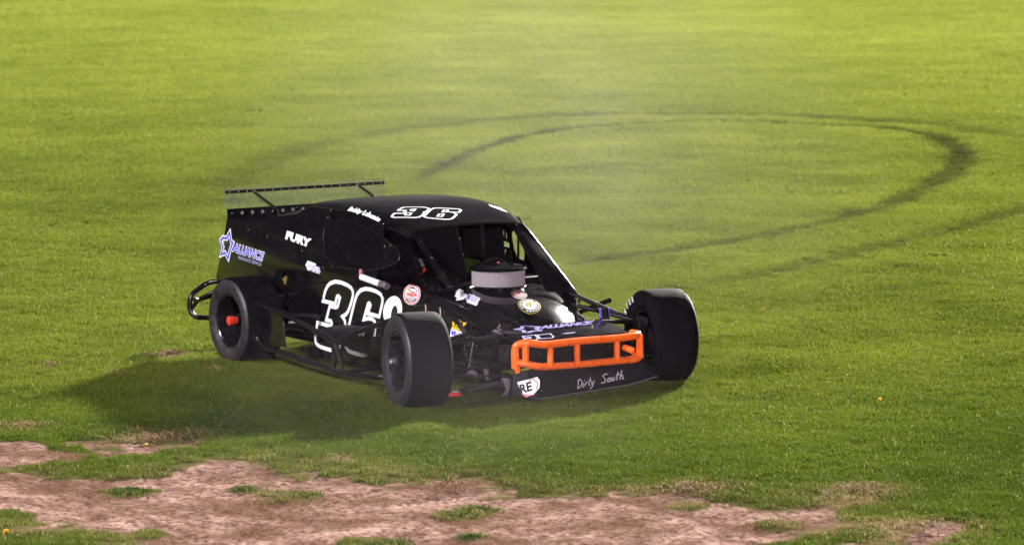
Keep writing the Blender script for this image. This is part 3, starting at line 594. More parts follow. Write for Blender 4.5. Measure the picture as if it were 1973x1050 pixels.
# dead brown thatch lying flat over the bare earth
earth.data.attributes['dens'].data.foreach_set('value', np.clip(55 * (.25 + 1.5 * vnoise(np.array([v.co.x for v in earth.data.vertices]) * 1.7, np.array([v.co.y for v in earth.data.vertices]) * 1.7, 77)), 10, 120).astype(np.float32))
def thatch_material():
    m = bpy.data.materials.new('dead_thatch'); m.use_nodes = True; n = m.node_tree; p = n.nodes['Principled BSDF']; p.inputs['Roughness'].default_value = .9; p.inputs['Specular IOR Level'].default_value = 0
    a = n.nodes.new('ShaderNodeAttribute'); a.attribute_name = 'blade'; r = n.nodes.new('ShaderNodeValToRGB')
    r.color_ramp.elements[0].color = (.06, .032, .020, 1); r.color_ramp.elements[1].color = (.32, .22, .16, 1)
    n.links.new(a.outputs['Fac'], r.inputs[0]); n.links.new(r.outputs[0], p.inputs['Base Color']); return m
th = bpy.data.objects.new('dead_thatch', earth.data); COL.objects.link(th); th['kind'] = 'stuff'; th['label'] = 'dead brown thatch strewn over the bare earth'
scatter(th, [clump_mesh('thatch_clump', 16, .11, .012, 40 + i, 4.0, .0022) for i in range(3)], 'dens', 'gscale', thatch_material(), 5, .05)
# ------------------------------------------------------------------ the race car
CAR = empty('race_car', (0, 0, -.012))
CAR['label'] = 'black open-wheeled race car numbered 36 with orange front bumper, stopped on the grass'
CAR['category'] = 'race car'
def belt(x): return 1.057 - (x + 3.4) * .1196

# --- roof sloping back into the rear deck
xs = [-3.40, -3.25, -3.1, -2.95, -2.8, -2.65, -2.5, -2.40, -2.34, -2.28, -2.22, -2.1, -2.0, -1.8, -1.65, -1.5, -1.38, -1.27, -1.16, -1.08, -1.0]
ts = [-1, -.985, -.95, -.9, -.8, -.6, -.3, 0, .3, .6, .8, .9, .95, .985, 1]
def sheet(name, xs, fn, hw, m, parent, thick, label=None):
    V = []; n = len(ts)
    for lo in (0, thick):
        for x in xs:
            for t in ts: y = t * interp(x, hw); V.append((x, y, fn(x, y) - lo))
    k = len(xs) * n; Fc = []
    for i in range(len(xs) - 1):
        for j in range(n - 1):
            a = i * n + j; q = (a, a + n, a + n + 1, a + 1); Fc.append(q); Fc.append(tuple(k + v for v in reversed(q)))
    ring = [j for j in range(n)] + [i * n + n - 1 for i in range(1, len(xs))] + [(len(xs) - 1) * n + j for j in range(n - 2, -1, -1)] + [i * n for i in range(len(xs) - 2, 0, -1)]
    for a, b in zip(ring, ring[1:] + ring[:1]): Fc.append((a, b, k + b, k + a))
    return fix(obj(name, V, Fc, m, parent, True, label), 45)
roof = sheet('roof', xs, roof_z, ROOF_HW, M['paint'], CAR, .014)
# --- hood
hx = [-1.05, -.9, -.75, -.6, -.45, -.32, -.2, -.12, -.06, -.03, -.005, .02, .04, .055, .066, .07]
hood = sheet('hood', hx, hood_z, HOOD_HW, M['paint'], CAR, .012)
# hood rolled edges down to the side panels
for s in (-1, 1):
    V = []; Fc = []
    prof = [(0, 0), (.012, -.012), (.018, -.03), (.018, -.10 if s > 0 else -.035), (.004, -.10 if s > 0 else -.035), (.002, -.03)]
    for x in hx:
        hw = interp(x, HOOD_HW)
        for dy, dz in prof: V.append((x, s * (hw + dy - .004), hood_z(x, hw) + dz + .001))
    n = len(prof)
    for i in range(len(hx) - 1):
        for j in range(n - 1): a = i * n + j; Fc.append((a, a + 1, a + n + 1, a + n))
    fix(obj('hood_lip', V, Fc, M['paint'], hood, True), 60)

# --- side panels: rear quarter and door in one slab, then the tapering cowl side
def side(s):
    y = .72 * s
    P = [(-3.40, belt(-3.4)), (-1.0, belt(-1.0)), (-1.0, .335), (-1.30, .20), (-2.02, .20), (-2.10, .42), (-2.32, .66), (-2.55, .74), (-2.9, .74), (-3.12, .62), (-3.22, .50), (-3.58, .52), (-3.60, .57)]
    if s < 0: P = [(-3.415, 1.052)] + P[1:]
    h = [(-2.495 + .045 * math.cos(a), .668 + .05 * math.sin(a)) for a in [2 * math.pi * i / 20 for i in range(20)]]
    loops = [[(x, y, z) for x, z in P]]
    if s < 0:
        P2 = [(-3.40, belt(-3.4)), (-1.0, belt(-1.0)), (-1.0, .335), (-1.30, .17), (-2.02, .17), (-2.12, .30), (-2.3, .40), (-3.5, .40), (-3.585, .50), (-3.60, .57), (-3.50, .80)]
        loops = [[(x, y, z) for x, z in P2], [(x, y, z) for x, z in h]]
    o = plate('side_panel', loops, M['paint'], CAR, .012, (0, s, 0), 0, .003)
    return o
side_r = side(-1); side_l = side(1)
# tucked-in lower skirt of the door
for s in (-1, 1):
    q = [(-2.05, s * .722, .200), (-1.28, s * .722, .200), (-1.30, s * .64, .105), (-2.0, s * .64, .105)]
    plate('door_skirt', [q], M['paint'], side_r if s < 0 else side_l, .008, (0, s, -.4), 0, 0)
    q = [(-1.0, s * .72, belt(-1.0)), (-.55, s * .58, .712), (-.22, s * .468, .618), (-.22, s * .468, .37), (-.45, s * .545, .34), (-1.0, s * .72, .335)]
    n = Vector((.3375, s, 0)).normalized()
    c = plate('cowl_panel', [[Vector((x, s * (.72 - .3375 * (x + 1.0)), z)) for x, y, z in q]], M['paint'], CAR, .010, n, 0, .003)
    if s < 0: cowl_r = c
    q = [(-1.0, s * .715, .50), (-.62, s * .59, .50), (-.62, s * .59, .20), (-1.28, s * .715, .14), (-1.28, s * .715, .34)]
plate('rocker_panel', [D['rocker']], M['paint_dusty'], CAR, .006, (0, -1, 0))
plate('rocker_panel', [[(x, -y, z) for x, y, z in D['rocker']]], M['paint_dusty'], CAR, .006, (0, 1, 0))

# --- sail panels between belt line and roof edge, the quarter window cut out of the right one
def sail_pt(x, z, s=-1): return Vector((x, s * (.72 - .305 * (z - belt(x))), z))
qw = [Vector(p) for p in D['qwin']]
sail_top = [(-1.20, 1.168), (-1.5, 1.222), (-1.8, 1.237), (-2.2, 1.232), (-2.30, 1.20), (-2.38, 1.165), (-2.6, 1.125), (-3.0, 1.068)]
for s in (-1, 1):
    outer = [sail_pt(x, belt(x) + .001, s) for x in (-3.35, -3.0, -2.5, -2.0, -1.6, -1.12)] + [sail_pt(-1.10, .98, s)] + [sail_pt(x, z, s) for x, z in sail_top]
    win = [Vector((p.x, p.y * -s, p.z)) for p in qw]
    if s > 0:   # the driver's side is open from the door post forward
        outer = [sail_pt(x, belt(x) + .001, s) for x in (-3.35, -3.0, -2.5, -2.0, -1.66)] + [sail_pt(x, z, s) for x, z in sail_top[2:]]
        sail_l = plate('sail_panel', [outer], M['paint'], CAR, .008, (0, s, .3), 0, .002); continue
    sp = plate('sail_panel', [outer, win], M['paint'], CAR, .008, (0, s, .3), 0, .002)
    pane = plate('quarter_window', [[v * 1.0 for v in win]], M['smoked'], sp, .004, (0, s, .3), -.002)
    rimw = [v + Vector((0, s * .004, 0)) for v in win]
    tube('window_trim', rimw, .0055, M['frame'], sp, 0, 8, True)
    if s < 0: sail_r = sp
    else: sail_l = sp
# far side of the cabin: window opening in front of the quarter window
# --- cabin pillars and windscreen
AP = {s: (Vector((-1.01, s * .475, 1.135)), Vector((-.33, s * .49, .685))) for s in (-1, 1)}
for s in (-1, 1):
    o_ = [(-1.015, s * .485, 1.125), (-.90, s * .49, 1.06), (-.345, s * .515, .675) if s > 0 else (-.48, -.505, .77), (-.40, .30, .695) if s > 0 else (-.50, -.44, .77), (-.97, s * .385 if s > 0 else s * .45, 1.105)]
    plate('windscreen_pillar', [o_], M['paint'], CAR, .014, (.6, 0, .8), 0, .004)
    if s > 0: tube('pillar_edge', [(-1.012, .487, 1.128), (-.90, .493, 1.062), (-.345, .518, .678), (-.28, .515, .60)], .008, M['paint'], CAR, .03, 10)
tube('roll_cage_bar', [(-1.03, -.09, 1.135), (-.87, -.09, .73)], .018, M['inner'], CAR, 0)
ws = plate('windscreen', [[(-1.005, -.455, 1.128), (-1.005, -.105, 1.142), (-.845, -.105, .752)], ], M['smoked'], CAR, .004, (.6, 0, .8), .004)
plate('windscreen', [[(-1.005, -.455, 1.128), (-.845, -.105, .752), (-.50, -.455, .762)]], M['smoked'], CAR, .004, (.6, 0, .8), .004)
for P0, P1 in (((-.985, -.085, 1.10), (-.85, -.085, .77)), ((-.97, -.46, 1.11), (-.53, -.46, .79))):
    for k in range(3):
        p = Vector(P0).lerp(Vector(P1), .15 + .35 * k)
        lathe('screw', [(0, .006), (.005, .005), (.007, 0), (0, 0)], M['bolt'], ws, 'x', 10, p)
# near-side window screen between door, pillar and roof
plate('side_window', [[(-1.10, -.700, .82), (-1.06, -.618, 1.125), (-.92, -.53, 1.07), (-.56, -.60, .755), (-.98, -.715, .79)]], lexan('door_lexan', (.45, .42, .46), .16, .1), CAR, .003, (.2, -1, .2), 0)
# far-side cabin wall with the opening the lawn shows through
fy = .60
def fat(u): return Vector(u)
farhole = D['far_hole']; far2 = D['far_net']
plate('window_surround', [[(-1.9, fy, .80), (-1.85, fy, 1.19), (-1.22, fy, 1.150), (-.97, fy, .95), (-.76, fy, .80), (-.70, fy, .74), (-1.0, fy, .74)], farhole] + far2, M['inner'], CAR, .010, (0, 1, 0))

# --- cockpit
cockpit = box('floor_pan', (-1.75, 0, .20), (3.2, 1.30, .02), M['inner'], CAR, bw=0)
box('rear_bulkhead', (-2.05, 0, .72), (.02, 1.24, .92), M['inner'], CAR, bw=0)
box('firewall', (-.72, 0, .50), (.02, 1.08, .50), M['inner'], CAR, bw=0)
box('dashboard', (-.78, 0, .735), (.20, .92, .06), M['inner'], CAR, bw=.02)
seat = box('seat', (-1.45, .20, .38), (.46, .44, .10), M['inner'], CAR, bw=.03)
box('backrest', (-1.70, .20, .68), (.10, .44, .62), M['inner'], seat, (0, -.22, 0), .04)
box('headrest', (-1.70, .20, 1.02), (.14, .30, .16), M['inner'], seat, (0, -.1, 0), .04)
for yy in (-.03, .43): box('seat_wing', (-1.58, yy, .95), (.26, .05, .24), M['inner'], seat, (0, -.1, 0), .02)
sw = tube('steering_wheel', [Vector((-1.02 + .06 * math.sin(a), .20 + .15 * math.cos(a), .75 + .13 * math.sin(a))) for a in [2 * math.pi * i / 28 for i in range(28)]], .013, M['inner'], CAR, 0, 10, True)
tube('steering_column', [(-1.02, .20, .75), (-.78, .20, .68)], .014, M['bare'], sw, 0)
for y in (-.50, .50):
    tube('roll_cage_bar', [(-1.95, y * 1.05, .25), (-1.90, y * 1.06, 1.12), (-1.80, y * 1.0, 1.19), (-1.20, y * .98, 1.12), (-1.02, y * .92, 1.08)], .021, M['frame'], CAR, .09)
tube('roll_cage_bar', [(-1.86, -.5, 1.15), (-1.86, .5, 1.15)], .021, M['frame'], CAR, 0)
tube('roll_cage_bar', [(-1.9, .48, .35), (-1.9, -.45, 1.10)], .018, M['frame'], CAR, 0)
tube('roll_cage_bar', [(-1.90, -.66, .45), (-.95, -.62, .50)], .02, M['frame'], CAR, 0)
tube('roll_cage_bar', [(-1.90, -.66, .62), (-.95, -.62, .66)], .02, M['frame'], CAR, 0)
# window net straps on the far side
net = tubes('window_net', [[(-1.30 + .10 * i, fy - .02, .84), (-1.30 + .10 * i, fy - .02, 1.10)] for i in range(3)], .009, M['inner'], CAR, 0, 6)
# pale padded tube on the door top and small things seen through the near window
a, m_, b = map(Vector, D['pad'])
pad = tube('door_pad', [a, m_], .024, M['white'], CAR, 0, 14)
tube('pad_strap', [m_, m_.lerp(b, .6) + Vector((0, 0, .006)), b], .025, M['grey'], pad, .03)
box('strap_tab', (a.x - .03, a.y + .01, a.z + .03), (.022, .02, .05), M['pink'], pad, (0, .1, 0), .003)
sv = [Vector(p) for p in D['silver']]
plate('foil_pouch', [sv], M['grey'], CAR, .02, (0, -1, 0), 0, .004)
tube('foil_clip', [sv[0], sv[1], sv[2], sv[3]], .008, M['bolt'], CAR, .01, 8)
a, b = map(Vector, D['redstrap']); tube('red_grip', [a, b], .011, M['redrubber'], CAR, 0, 10)

# --- rear spoiler: clear blade, riveted strips, braces
sx = -3.415
SP = box('rear_spoiler', (sx + .02, 0, 1.078), (.014, 1.44, .082), M['paint'], CAR, (0, -.10, 0), .002)
plate('spoiler_blade', [[(sx, -.735, 1.11), (sx, .735, 1.11), (sx - .012, .735, 1.287), (sx - .012, -.735, 1.287)]], M['clear'], SP, .005, (1, 0, 0))
box('spoiler_strip', (sx + .006, 0, 1.250), (.014, 1.45, .024), M['inner'], SP, (0, -.08, 0), .002)
rv = lathe('rivet', [(0, .003), (.003, .0025), (.0045, 0), (0, 0)], M['bare'], SP, 'x', 10, (0, 0, 0)); rv.location = (sx + .014, -.69, 1.250)
def again(o, loc, parent=None):
    c = o.copy(); COL.objects.link(c); c.parent = parent or o.parent; c.location = loc; return c
for i in range(1, 19): again(rv, (sx + .014, -.69 + i * .0768, 1.250))
ho = lathe('lightening_hole', [(0, .001), (.0145, .001), (.0145, 0), (0, 0)], lexan('hole_view', (.62, .66, .40), .55, .4), SP, 'x', 18, (0, 0, 0))
k = 0
for i in range(16):
    y = -.685 + i * .0915
    if i % 4 == 0: again(rv, (sx + .032, y, 1.083)); continue
    if k == 0: ho.location = (sx + .0305, y, 1.083)
    else: again(ho, (sx + .0305, y, 1.083))
    k += 1
for y in (-.49, .47):
    br = box('spoiler_brace', (0, 0, 0), (.27, .012, .020), M['inner'], SP, (0, 0, 0), .002)
    a, b = Vector((sx + .012, y, 1.252)), Vector((sx + .185, y + .13, 1.105)); br.location = (a + b) / 2
    d = (b - a).normalized(); w_ = Vector((0, 0, 1)).cross(d).normalized()
    br.rotation_euler = Matrix((d, w_, d.cross(w_))).transposed().to_euler()
    again(rv, a + Vector((.010, 0, -.012)))
    tube('brace_foot', [b, b + Vector((.02, 0, -.07))], .008, M['inner'], SP, 0, 8)
# tail panel
plate('tail_panel', [[(-3.41, -.70, 1.05), (-3.41, .70, 1.05), (-3.59, .70, .52), (-3.59, -.70, .52)]], M['paint'], CAR, .01, (-1, 0, 0))

# --- nose, front panel, scoop
nose = plate('nose_panel', [[(.05, -.435, .515), (.05, .46, .515), (.20, .49, .4965), (.43, .44, .468), (.43, -.44, .468)]], M['paint'], CAR, .012, (0, 0, 1), 0, .004)
plate('nose_front', [[(.432, -.43, .462), (.432, .43, .462), (.40, .45, .27), (.40, -.45, .27)]], M['paint_dusty'], CAR, .008, (1, 0, 0))
rad = box('radiator', (.30, 0, .36), (.05, .74, .18), M['inner'], CAR, bw=.003)
scoop = plate('front_valance', [[(.42, -.41, .27), (.42, .50, .27), (.438, .56, .235), (.491, .66, .132), (.509, .40, .096), (.527, -.385, .062), (.471, -.40, .17)]], M['paint_dusty'], CAR, .006, (1, 0, .3))
plate('valance_end', [[(.42, -.412, .272), (.526, -.388, .062), (.47, -.43, .058), (.37, -.505, .09), (.375, -.49, .258)]], M['paint_dusty'], scoop, .005, (.6, -1, 0))
tube('valance_edge', [(.524, -.386, .066), (.508, .40, .099), (.490, .66, .135)], .004, M['grey'], scoop, .02, 6)
plate('valance_fin', [[(.40, .52, .262), (.43, .535, .250), (.488, .655, .15), (.46, .70, .155), (.36, .60, .255)]], M['paint'], scoop, .005, (.3, 1, .3))
plate('yellow_patch', [[(.44, -.52, .262), (.445, -.40, .262), (.40, -.34, .277), (.405, -.40, .268)]], M['gold'], scoop, .002, (.5, 0, 1), .006)

# --- orange front bumper
bp_ = empty('front_bumper', (0, 0, 0), CAR); bp_['label'] = 'orange tubular front bumper'
U1 = [(.450, -.525, .285), (.450, -.528, .395), (.452, -.522, .448), (.50, -.465, .470), (.53, -.34, .444), (.535, -.05, .450), (.535, .28, .444), (.53, .43, .448), (.50, .495, .452), (.40, .50, .450)]
L1 = [(.455, -.518, .325), (.49, -.47, .320), (.525, -.37, .292), (.535, -.05, .284), (.535, .28, .284), (.53, .44, .28), (.50, .50, .285), (.42, .505, .30)]
tube('bumper_tube', U1, .0265, M['orange'], bp_, .05, 16)
tube('bumper_tube', L1, .0255, M['orange'], bp_, .06, 16)
for y, a, b in ((-.287, .442, .286), (-.062, .450, .284), (.278, .444, .284)):
    tube('bumper_upright', [(.535, y, a - .012), (.535, y, b + .012)], .0225, M['orange'], bp_, 0, 16)
tube('bumper_upright', [(.505, .495, .450), (.507, .500, .285)], .025, M['orange'], bp_, 0, 16)
tube('bumper_upright', [(.497, -.468, .462), (.494, -.466, .325)], .024, M['orange'], bp_, 0, 16)
plate('bumper_bracket', [[(.462, -.540, .462), (.478, -.515, .462), (.480, -.505, .255), (.460, -.532, .250), (.456, -.545, .33), (.462, -.537, .38)]], M['orange'], bp_, .03, (.8, -.5, 0), 0, .006)
tube('bumper_mount', [(.36, .40, .37), (.47, .47, .33)], .024, M['orange'], bp_, 0, 12)
for y in (-.3, .3): tube('bumper_mount', [(.10, y, .37), (.42, y, .37)], .022, M['frame'], bp_, 0, 12)

# --- air cleaner standing out of the hood
ac = lathe('air_cleaner', [(0, .715), (.15, .715), (.20, .728), (.206, .738), (.198, .742), (.10, .742)], M['paint'], CAR, 'z', 56, (-.578, 0, 0))
V = []; Fc = []; n = 240
for i in range(n):
    a = 2 * math.pi * i / n; r = .195 - (.0022 if i % 2 else 0)
    for z in (.742, .853): V.append((-.578 + r * math.cos(a), r * math.sin(a), z))
for i in range(n): a, b = 2 * i, 2 * ((i + 1) % n); Fc.append((a, b, b + 1, a + 1))
obj('filter_element', V, Fc, M['filter'], ac)
lathe('filter_lid', [(.196, .851), (.206, .853), (.208, .862), (.200, .872), (.15, .885), (.12, .886), (.10, .880), (.05, .884), (.03, .896), (.015, .900), (0, .900)], M['paint'], ac, 'z', 56, (-.578, 0, 0))
lathe('lid_nut', [(0, .908), (.006, .906), (.009, .90), (0, .90)], M['redrubber'], ac, 'z', 12, (-.578, 0, 0))
lathe('carburettor_spacer', [(.14, .66), (.135, .715), (0, .715)], M['frame'], ac, 'z', 40, (-.578, 0, 0))
tube('filter_clip', [(-.578 - .02, -.20, .74), (-.578 - .03, -.222, .73)], .004, M['bolt'], ac, 0, 6)

# --- wheels
def wheel(x, y, R, s, st, w=.33, name='wheel'):
    """s = +1 when the outer face looks to the car's left"""
    e = empty(name, (x, y, R), CAR); e.rotation_euler.z = st
    rr = .193
    def sy(p): return [(r, h * s) for r, h in p]
    h = w / 2
    tread = lathe('tyre', sy([(R * .955, -h * .93), (R * .985, -h * .86), (R * .997, -h * .7), (R, -h * .3), (R, h * .3), (R * .997, h * .7), (R * .985, h * .86), (R * .955, h * .93)]), M['rubber'], e, 'y', 72)
    lathe('sidewall', sy([(R * .955, h * .93), (R * .93, h * .99), (R * .86, h * 1.06), (R * .78, h * 1.07), (R * .70, h * 1.02), (R * .62, h * .93), (rr + .012, h * .84), (rr, h * .80)]), M['wall'], e, 'y', 72)
    lathe('sidewall', sy([(R * .955, -h * .93), (R * .93, -h * .99), (R * .86, -h * 1.06), (R * .78, -h * 1.07), (R * .70, -h * 1.02), (R * .62, -h * .93), (rr + .012, -h * .84), (rr, -h * .80)]), M['rubber'], e, 'y', 72)
    rim = lathe('rim', sy([(rr + .012, h * .85), (rr + .012, h * .90), (rr + .004, h * .92), (rr - .004, h * .88), (rr - .010, h * .70), (rr - .016, h * .3), (rr - .03, 0), (rr - .05, -h * .15), (.10, -h * .22), (.08, -h * .18), (.06, -h * .05), (.0, -h * .05)]), M['rim'], e, 'y', 64)
    lathe('rim_back', sy([(rr + .004, -h * .9), (rr - .01, -h * .85), (rr - .016, -h * .6), (rr - .02, -h * .25), (.10, -h * .26), (0, -h * .26)]), M['rim'], e, 'y', 64)
    nut = lathe('wheel_nut', sy([(0, .022), (.010, .020), (.011, 0), (0, 0)]), M['bolt'], rim, 'y', 6, (0, 0, 0))
    for i in range(5):
        a = 2 * math.pi * i / 5 + .3; p = (.085 * math.cos(a), -h * .19 * s, .085 * math.sin(a))
        if i == 0: nut.location = p
        else: again(nut, p)
    if x < -1:
        hb = lathe('hub', sy([(.05, -h * .1), (.045, h * .5), (0, h * .5)]), M['inner'], e, 'y', 16)
        lathe('hub_cap', sy([(.028, h * .5), (.030, h * .70), (.036, h * .74), (.036, h * .95), (.026, h * .98), (0, h * .98)]), M['redrubber'], hb, 'y', 10)
    else: lathe('hub', sy([(.055, -h * .1), (.052, h * .1), (.04, h * .16), (0, h * .17)]), M['frame'], e, 'y', 16)
    return e
wRF = wheel(0, -1.052, .337, -1, -.22, .315)
wLF = wheel(0, 1.0435, .345, 1, -.22)
wRR = wheel(-2.72, -.929, .332, -1, 0)
wLR = wheel(-2.72, .929, .335, 1, 0)
# white lettering curving over the inner wall of the far front tyre
def arc_letters(word, parent, r, h, t0, dt, size, m):
    V = []; Fc = []
    for i, ch in enumerate(word):
        v, f = text_geo(ch, 0, .02); cx = (min(p.x for p in v) + max(p.x for p in v)) / 2; th = t0 + dt * i; k = len(V)
        for p in v:
            lx, ly = (p.x - cx) * size, p.y * size; q = r + ly
            V.append((q * math.sin(th) + lx * math.cos(th), h, q * math.cos(th) - lx * math.sin(th)))
        Fc += [tuple(k + j for j in q) for q in f]
    return obj('tyre_lettering', V, Fc, m, parent)
arc_letters('HOOSIER', wLF, .262, -.187, -1.62, .215, .062, M['white'])

# --- front suspension, brakes, dampers
for s in (-1, 1):
    yo = .86; yi = .48
    if s > 0: tubes('upper_arm', [[(-.36, s * yi, .665), (-.06, s * yo, .46)], [(-.32, s * yi, .585), (-.05, s * yo, .465)], [(.06, s * .42, .50), (.0, s * yo, .465)]], .017, M['frame'], CAR, 0)
    else: tubes('upper_arm', [[(-.20, s * .44, .47), (-.02, s * yo, .44)], [(.14, s * .42, .47), (.02, s * yo, .44)]], .016, M['inner'], CAR, 0)
    tubes('lower_arm', [[(-.32, s * .40, .20), (0, s * .88, .21)], [(.16, s * .40, .19), (0, s * .88, .21)]], .019, M['frame'], CAR, 0)
    tube('tie_rod', [(.17, s * .30, .26), (.15, s * .86, .27)], .012, M['frame'], CAR, 0)
    sp = box('spindle', (0, s * .85, .33), (.09, .07, .30), M['inner'], CAR, bw=.015)
    lathe('brake_disc', [(.06, -.012), (.15, -.012), (.15, .012), (.06, .012)], M['frame'], sp, 'y', 40, (0, s * .90, .34), closed=True)
    box('brake_caliper', (.02, s * .885, .47), (.14, .06, .06), M['inner'], sp, (0, .1, 0), .012)
    d = tube('damper', [(-.03, s * .62, .20), (-.03, s * .56, .585 if s > 0 else .46)], .026, M['frame'], CAR, 0, 14)
    tube('damper_canister', [(-.055, s * .585, .47 if s > 0 else .36), (-.055, s * .575, .575 if s > 0 else .45)], .038, M['canister'] if s > 0 else M['frame'], d, 0, 18)
    hel = [Vector((-.03 + .045 * math.cos(t), s * (.615 - .04 * t / 37) + .045 * math.sin(t) * s, (.27 if s > 0 else .22) + (.24 if s > 0 else .20) * t / 37)) for t in [37 * i / 110 for i in range(111)]]
    tube('coil_spring', hel, .0065, M['frame'], d, 0, 6)
    tube('frame_rail', [(.40, s * .36, .27), (.10, s * .36, .25), (-.6, s * .42, .19), (-2.0, s * .55, .17)], .032, M['frame'], CAR, .05, 10)
    tube('frame_rail', [(.40, s * .36, .43), (.05, s * .40, .47), (-.35, s * .40, .52 if s < 0 else .58)], .02, M['frame'], CAR, .04, 10)
    tube('frame_upright', [(.38, s * .36, .27), (.38, s * .36, .43)], .018, M['frame'], CAR, 0, 10)
    tubes('exhaust_header', [[(-.85 + .16 * i, s * .22, .50), (-.85 + .16 * i, s * .36, .48), (-.90 + .10 * i, s * .43, .32), (-1.1, s * .46, .22)] for i in range(4)], .021, M['mud'], CAR, .06, 8)
    # rear axle end
    tube('rear_axle', [(-2.72, s * .10, .332), (-2.72, s * .80, .332)], .045, M['frame'], CAR, 0, 14)
    tube('trailing_arm', [(-2.68, s * .66, .24), (-1.75, s * .58, .23)], .017, M['frame'], CAR, 0)
    tube('rear_damper', [(-2.66, s * .62, .28), (-2.52, s * .66, .64)], .024, M['frame'], CAR, 0, 12)
box('engine_block', (-.48, 0, .42), (.62, .40, .36), M['mud'], CAR, bw=.03)
box('steering_box', (.08, -.34, .33), (.14, .10, .12), M['mud'], CAR, bw=.015)
lathe('fuel_cell_cap', [(0, .02), (.05, .02), (.05, -.02), (0, -.02)], M['frame'], CAR, 'y', 20, (-2.6, -.60, .60))
# torn front brace and crumpled trim by the right front corner
tube('sway_bar', [(.33, -.86, .145), (.30, -.62, .165), (.31, -.42, .165), (.31, .50, .165)], .023, M['mud'], CAR, .03, 12)
plate('torn_bracket', [[(.33, -.565, .21), (.345, -.51, .205), (.350, -.50, .15), (.335, -.51, .085), (.325, -.56, .075), (.34, -.53, .13), (.335, -.545, .17)]], M['grey'], CAR, .006, (1, -.5, .2), 0, .001)
plate('crumpled_trim', [[(.10, -.72, .22), (.11, -.66, .26), (.12, -.62, .21)]], M['grey'], CAR, .004, (1, -.4, .5))
plate('crumpled_trim', [[(.12, -.58, .25), (.125, -.545, .255), (.13, -.54, .17), (.125, -.56, .17)]], M['grey'], CAR, .004, (1, -.4, .2))
box('mud_flap', (.10, -.80, .085), (.01, .10, .025), M['red'], CAR, (0, .2, -.3), .002)
box('mud_flap', (.102, -.785, .105), (.01, .07, .010), M['script'], CAR, (0, .2, -.3), .002)

# --- nerf bars
for s in (-1, 1):
    nb = tube('nerf_bar', [(-2.47, s * .74, .525), (-2.46, s * 1.0, .50), (-2.43, s * 1.0, .235), (-2.34, s * 1.0, .165), (-1.9, s * 1.0, .15), (-1.1, s * 1.0, .105), (-.62, s * .98, .135), (-.52, s * .72, .17)], .021, M['frame'], CAR, .07, 14)
    tube('nerf_rail', [(-2.45, s * 1.0, .495), (-1.95, s * 1.0, .45), (-1.235, s * 1.0, .325)], .021, M['frame'], nb, 0, 12)
    tube('nerf_upright', [(-1.235, s * 1.0, .33), (-1.12, s * 1.0, .115)], .017, M['frame'], nb, 0, 12)
    tube('nerf_upright', [(-1.26, s * 1.0, .325), (-1.255, s * 1.0, .125)], .017, M['frame'], nb, 0, 12)
    tube('nerf_strut', [(-1.235, s * 1.0, .33), (-.90, s * .97, .445), (-.50, s * .93, .565)], .019, M['frame'], nb, .05, 12)
    tube('nerf_strut', [(-1.95, s * 1.0, .45), (-1.93, s * .70, .42)], .018, M['frame'], nb, 0, 12)
    tube('nerf_strut', [(-1.10, s * 1.0, .11), (-1.08, s * .66, .15)], .018, M['frame'], nb, 0, 12)
    plate('nerf_top_plate', [[(-1.62, s * .735, .395), (-1.36, s * .735, .415), (-1.12, s * .735, .425), (-1.22, s * .985, .345), (-1.50, s * .985, .39)]], M['paint_dusty'], nb, .005, (0, 0, 1), 0, .001)
    plate('nerf_side_plate', [[(-2.41, s * .985, .46), (-2.05, s * .985, .435), (-2.0, s * .985, .20), (-2.30, s * .985, .18), (-2.40, s * .985, .24)]], M['paint'], nb, .005, (0, s, 0))

# --- rear bumper loops behind the rear wheels
rb = tube('rear_bumper', [(-3.60, -.62, .53), (-3.75, -.72, .505), (-3.76, -.875, .41), (-3.76, -.88, .29), (-3.73, -.84, .235), (-3.70, -.70, .225), (-3.60, -.50, .22)], .020, M['frame'], CAR, .05, 14)
tube('bumper_tube', [(-3.60, .62, .53), (-3.75, .72, .505), (-3.78, .90, .41), (-3.78, .905, .29), (-3.75, .86, .235), (-3.70, .70, .225), (-3.60, .50, .22)], .020, M['frame'], rb, .05, 14)
tube('bumper_tube', [(-3.69, -.872, .385), (-3.76, -.80, .37), (-3.70, -.70, .43), (-3.55, -.62, .50)], .018, M['frame'], rb, .05, 12)
tube('bumper_tube', [(-3.76, -.865, .30), (-3.76, -.80, .37), (-3.70, -.66, .41)], .016, M['frame'], rb, .03, 12)
tube('bumper_tube', [(-3.68, -.62, .30), (-3.68, .62, .30)], .02, M['frame'], rb, 0, 12)

# --- gold fitting in the round opening of the quarter panel
ft = lathe('filler_fitting', [(0, .655), (.016, .655), (.016, .672), (.022, .674), (.022, .630), (.026, .628), (.026, .612), (0, .612)], M['brass'], CAR, 'z', 18, (-2.48, -.700, .0))
box('fitting_tray', (-2.495, -.70, .606), (.12, .03, .012), M['frame'], ft, bw=.002)

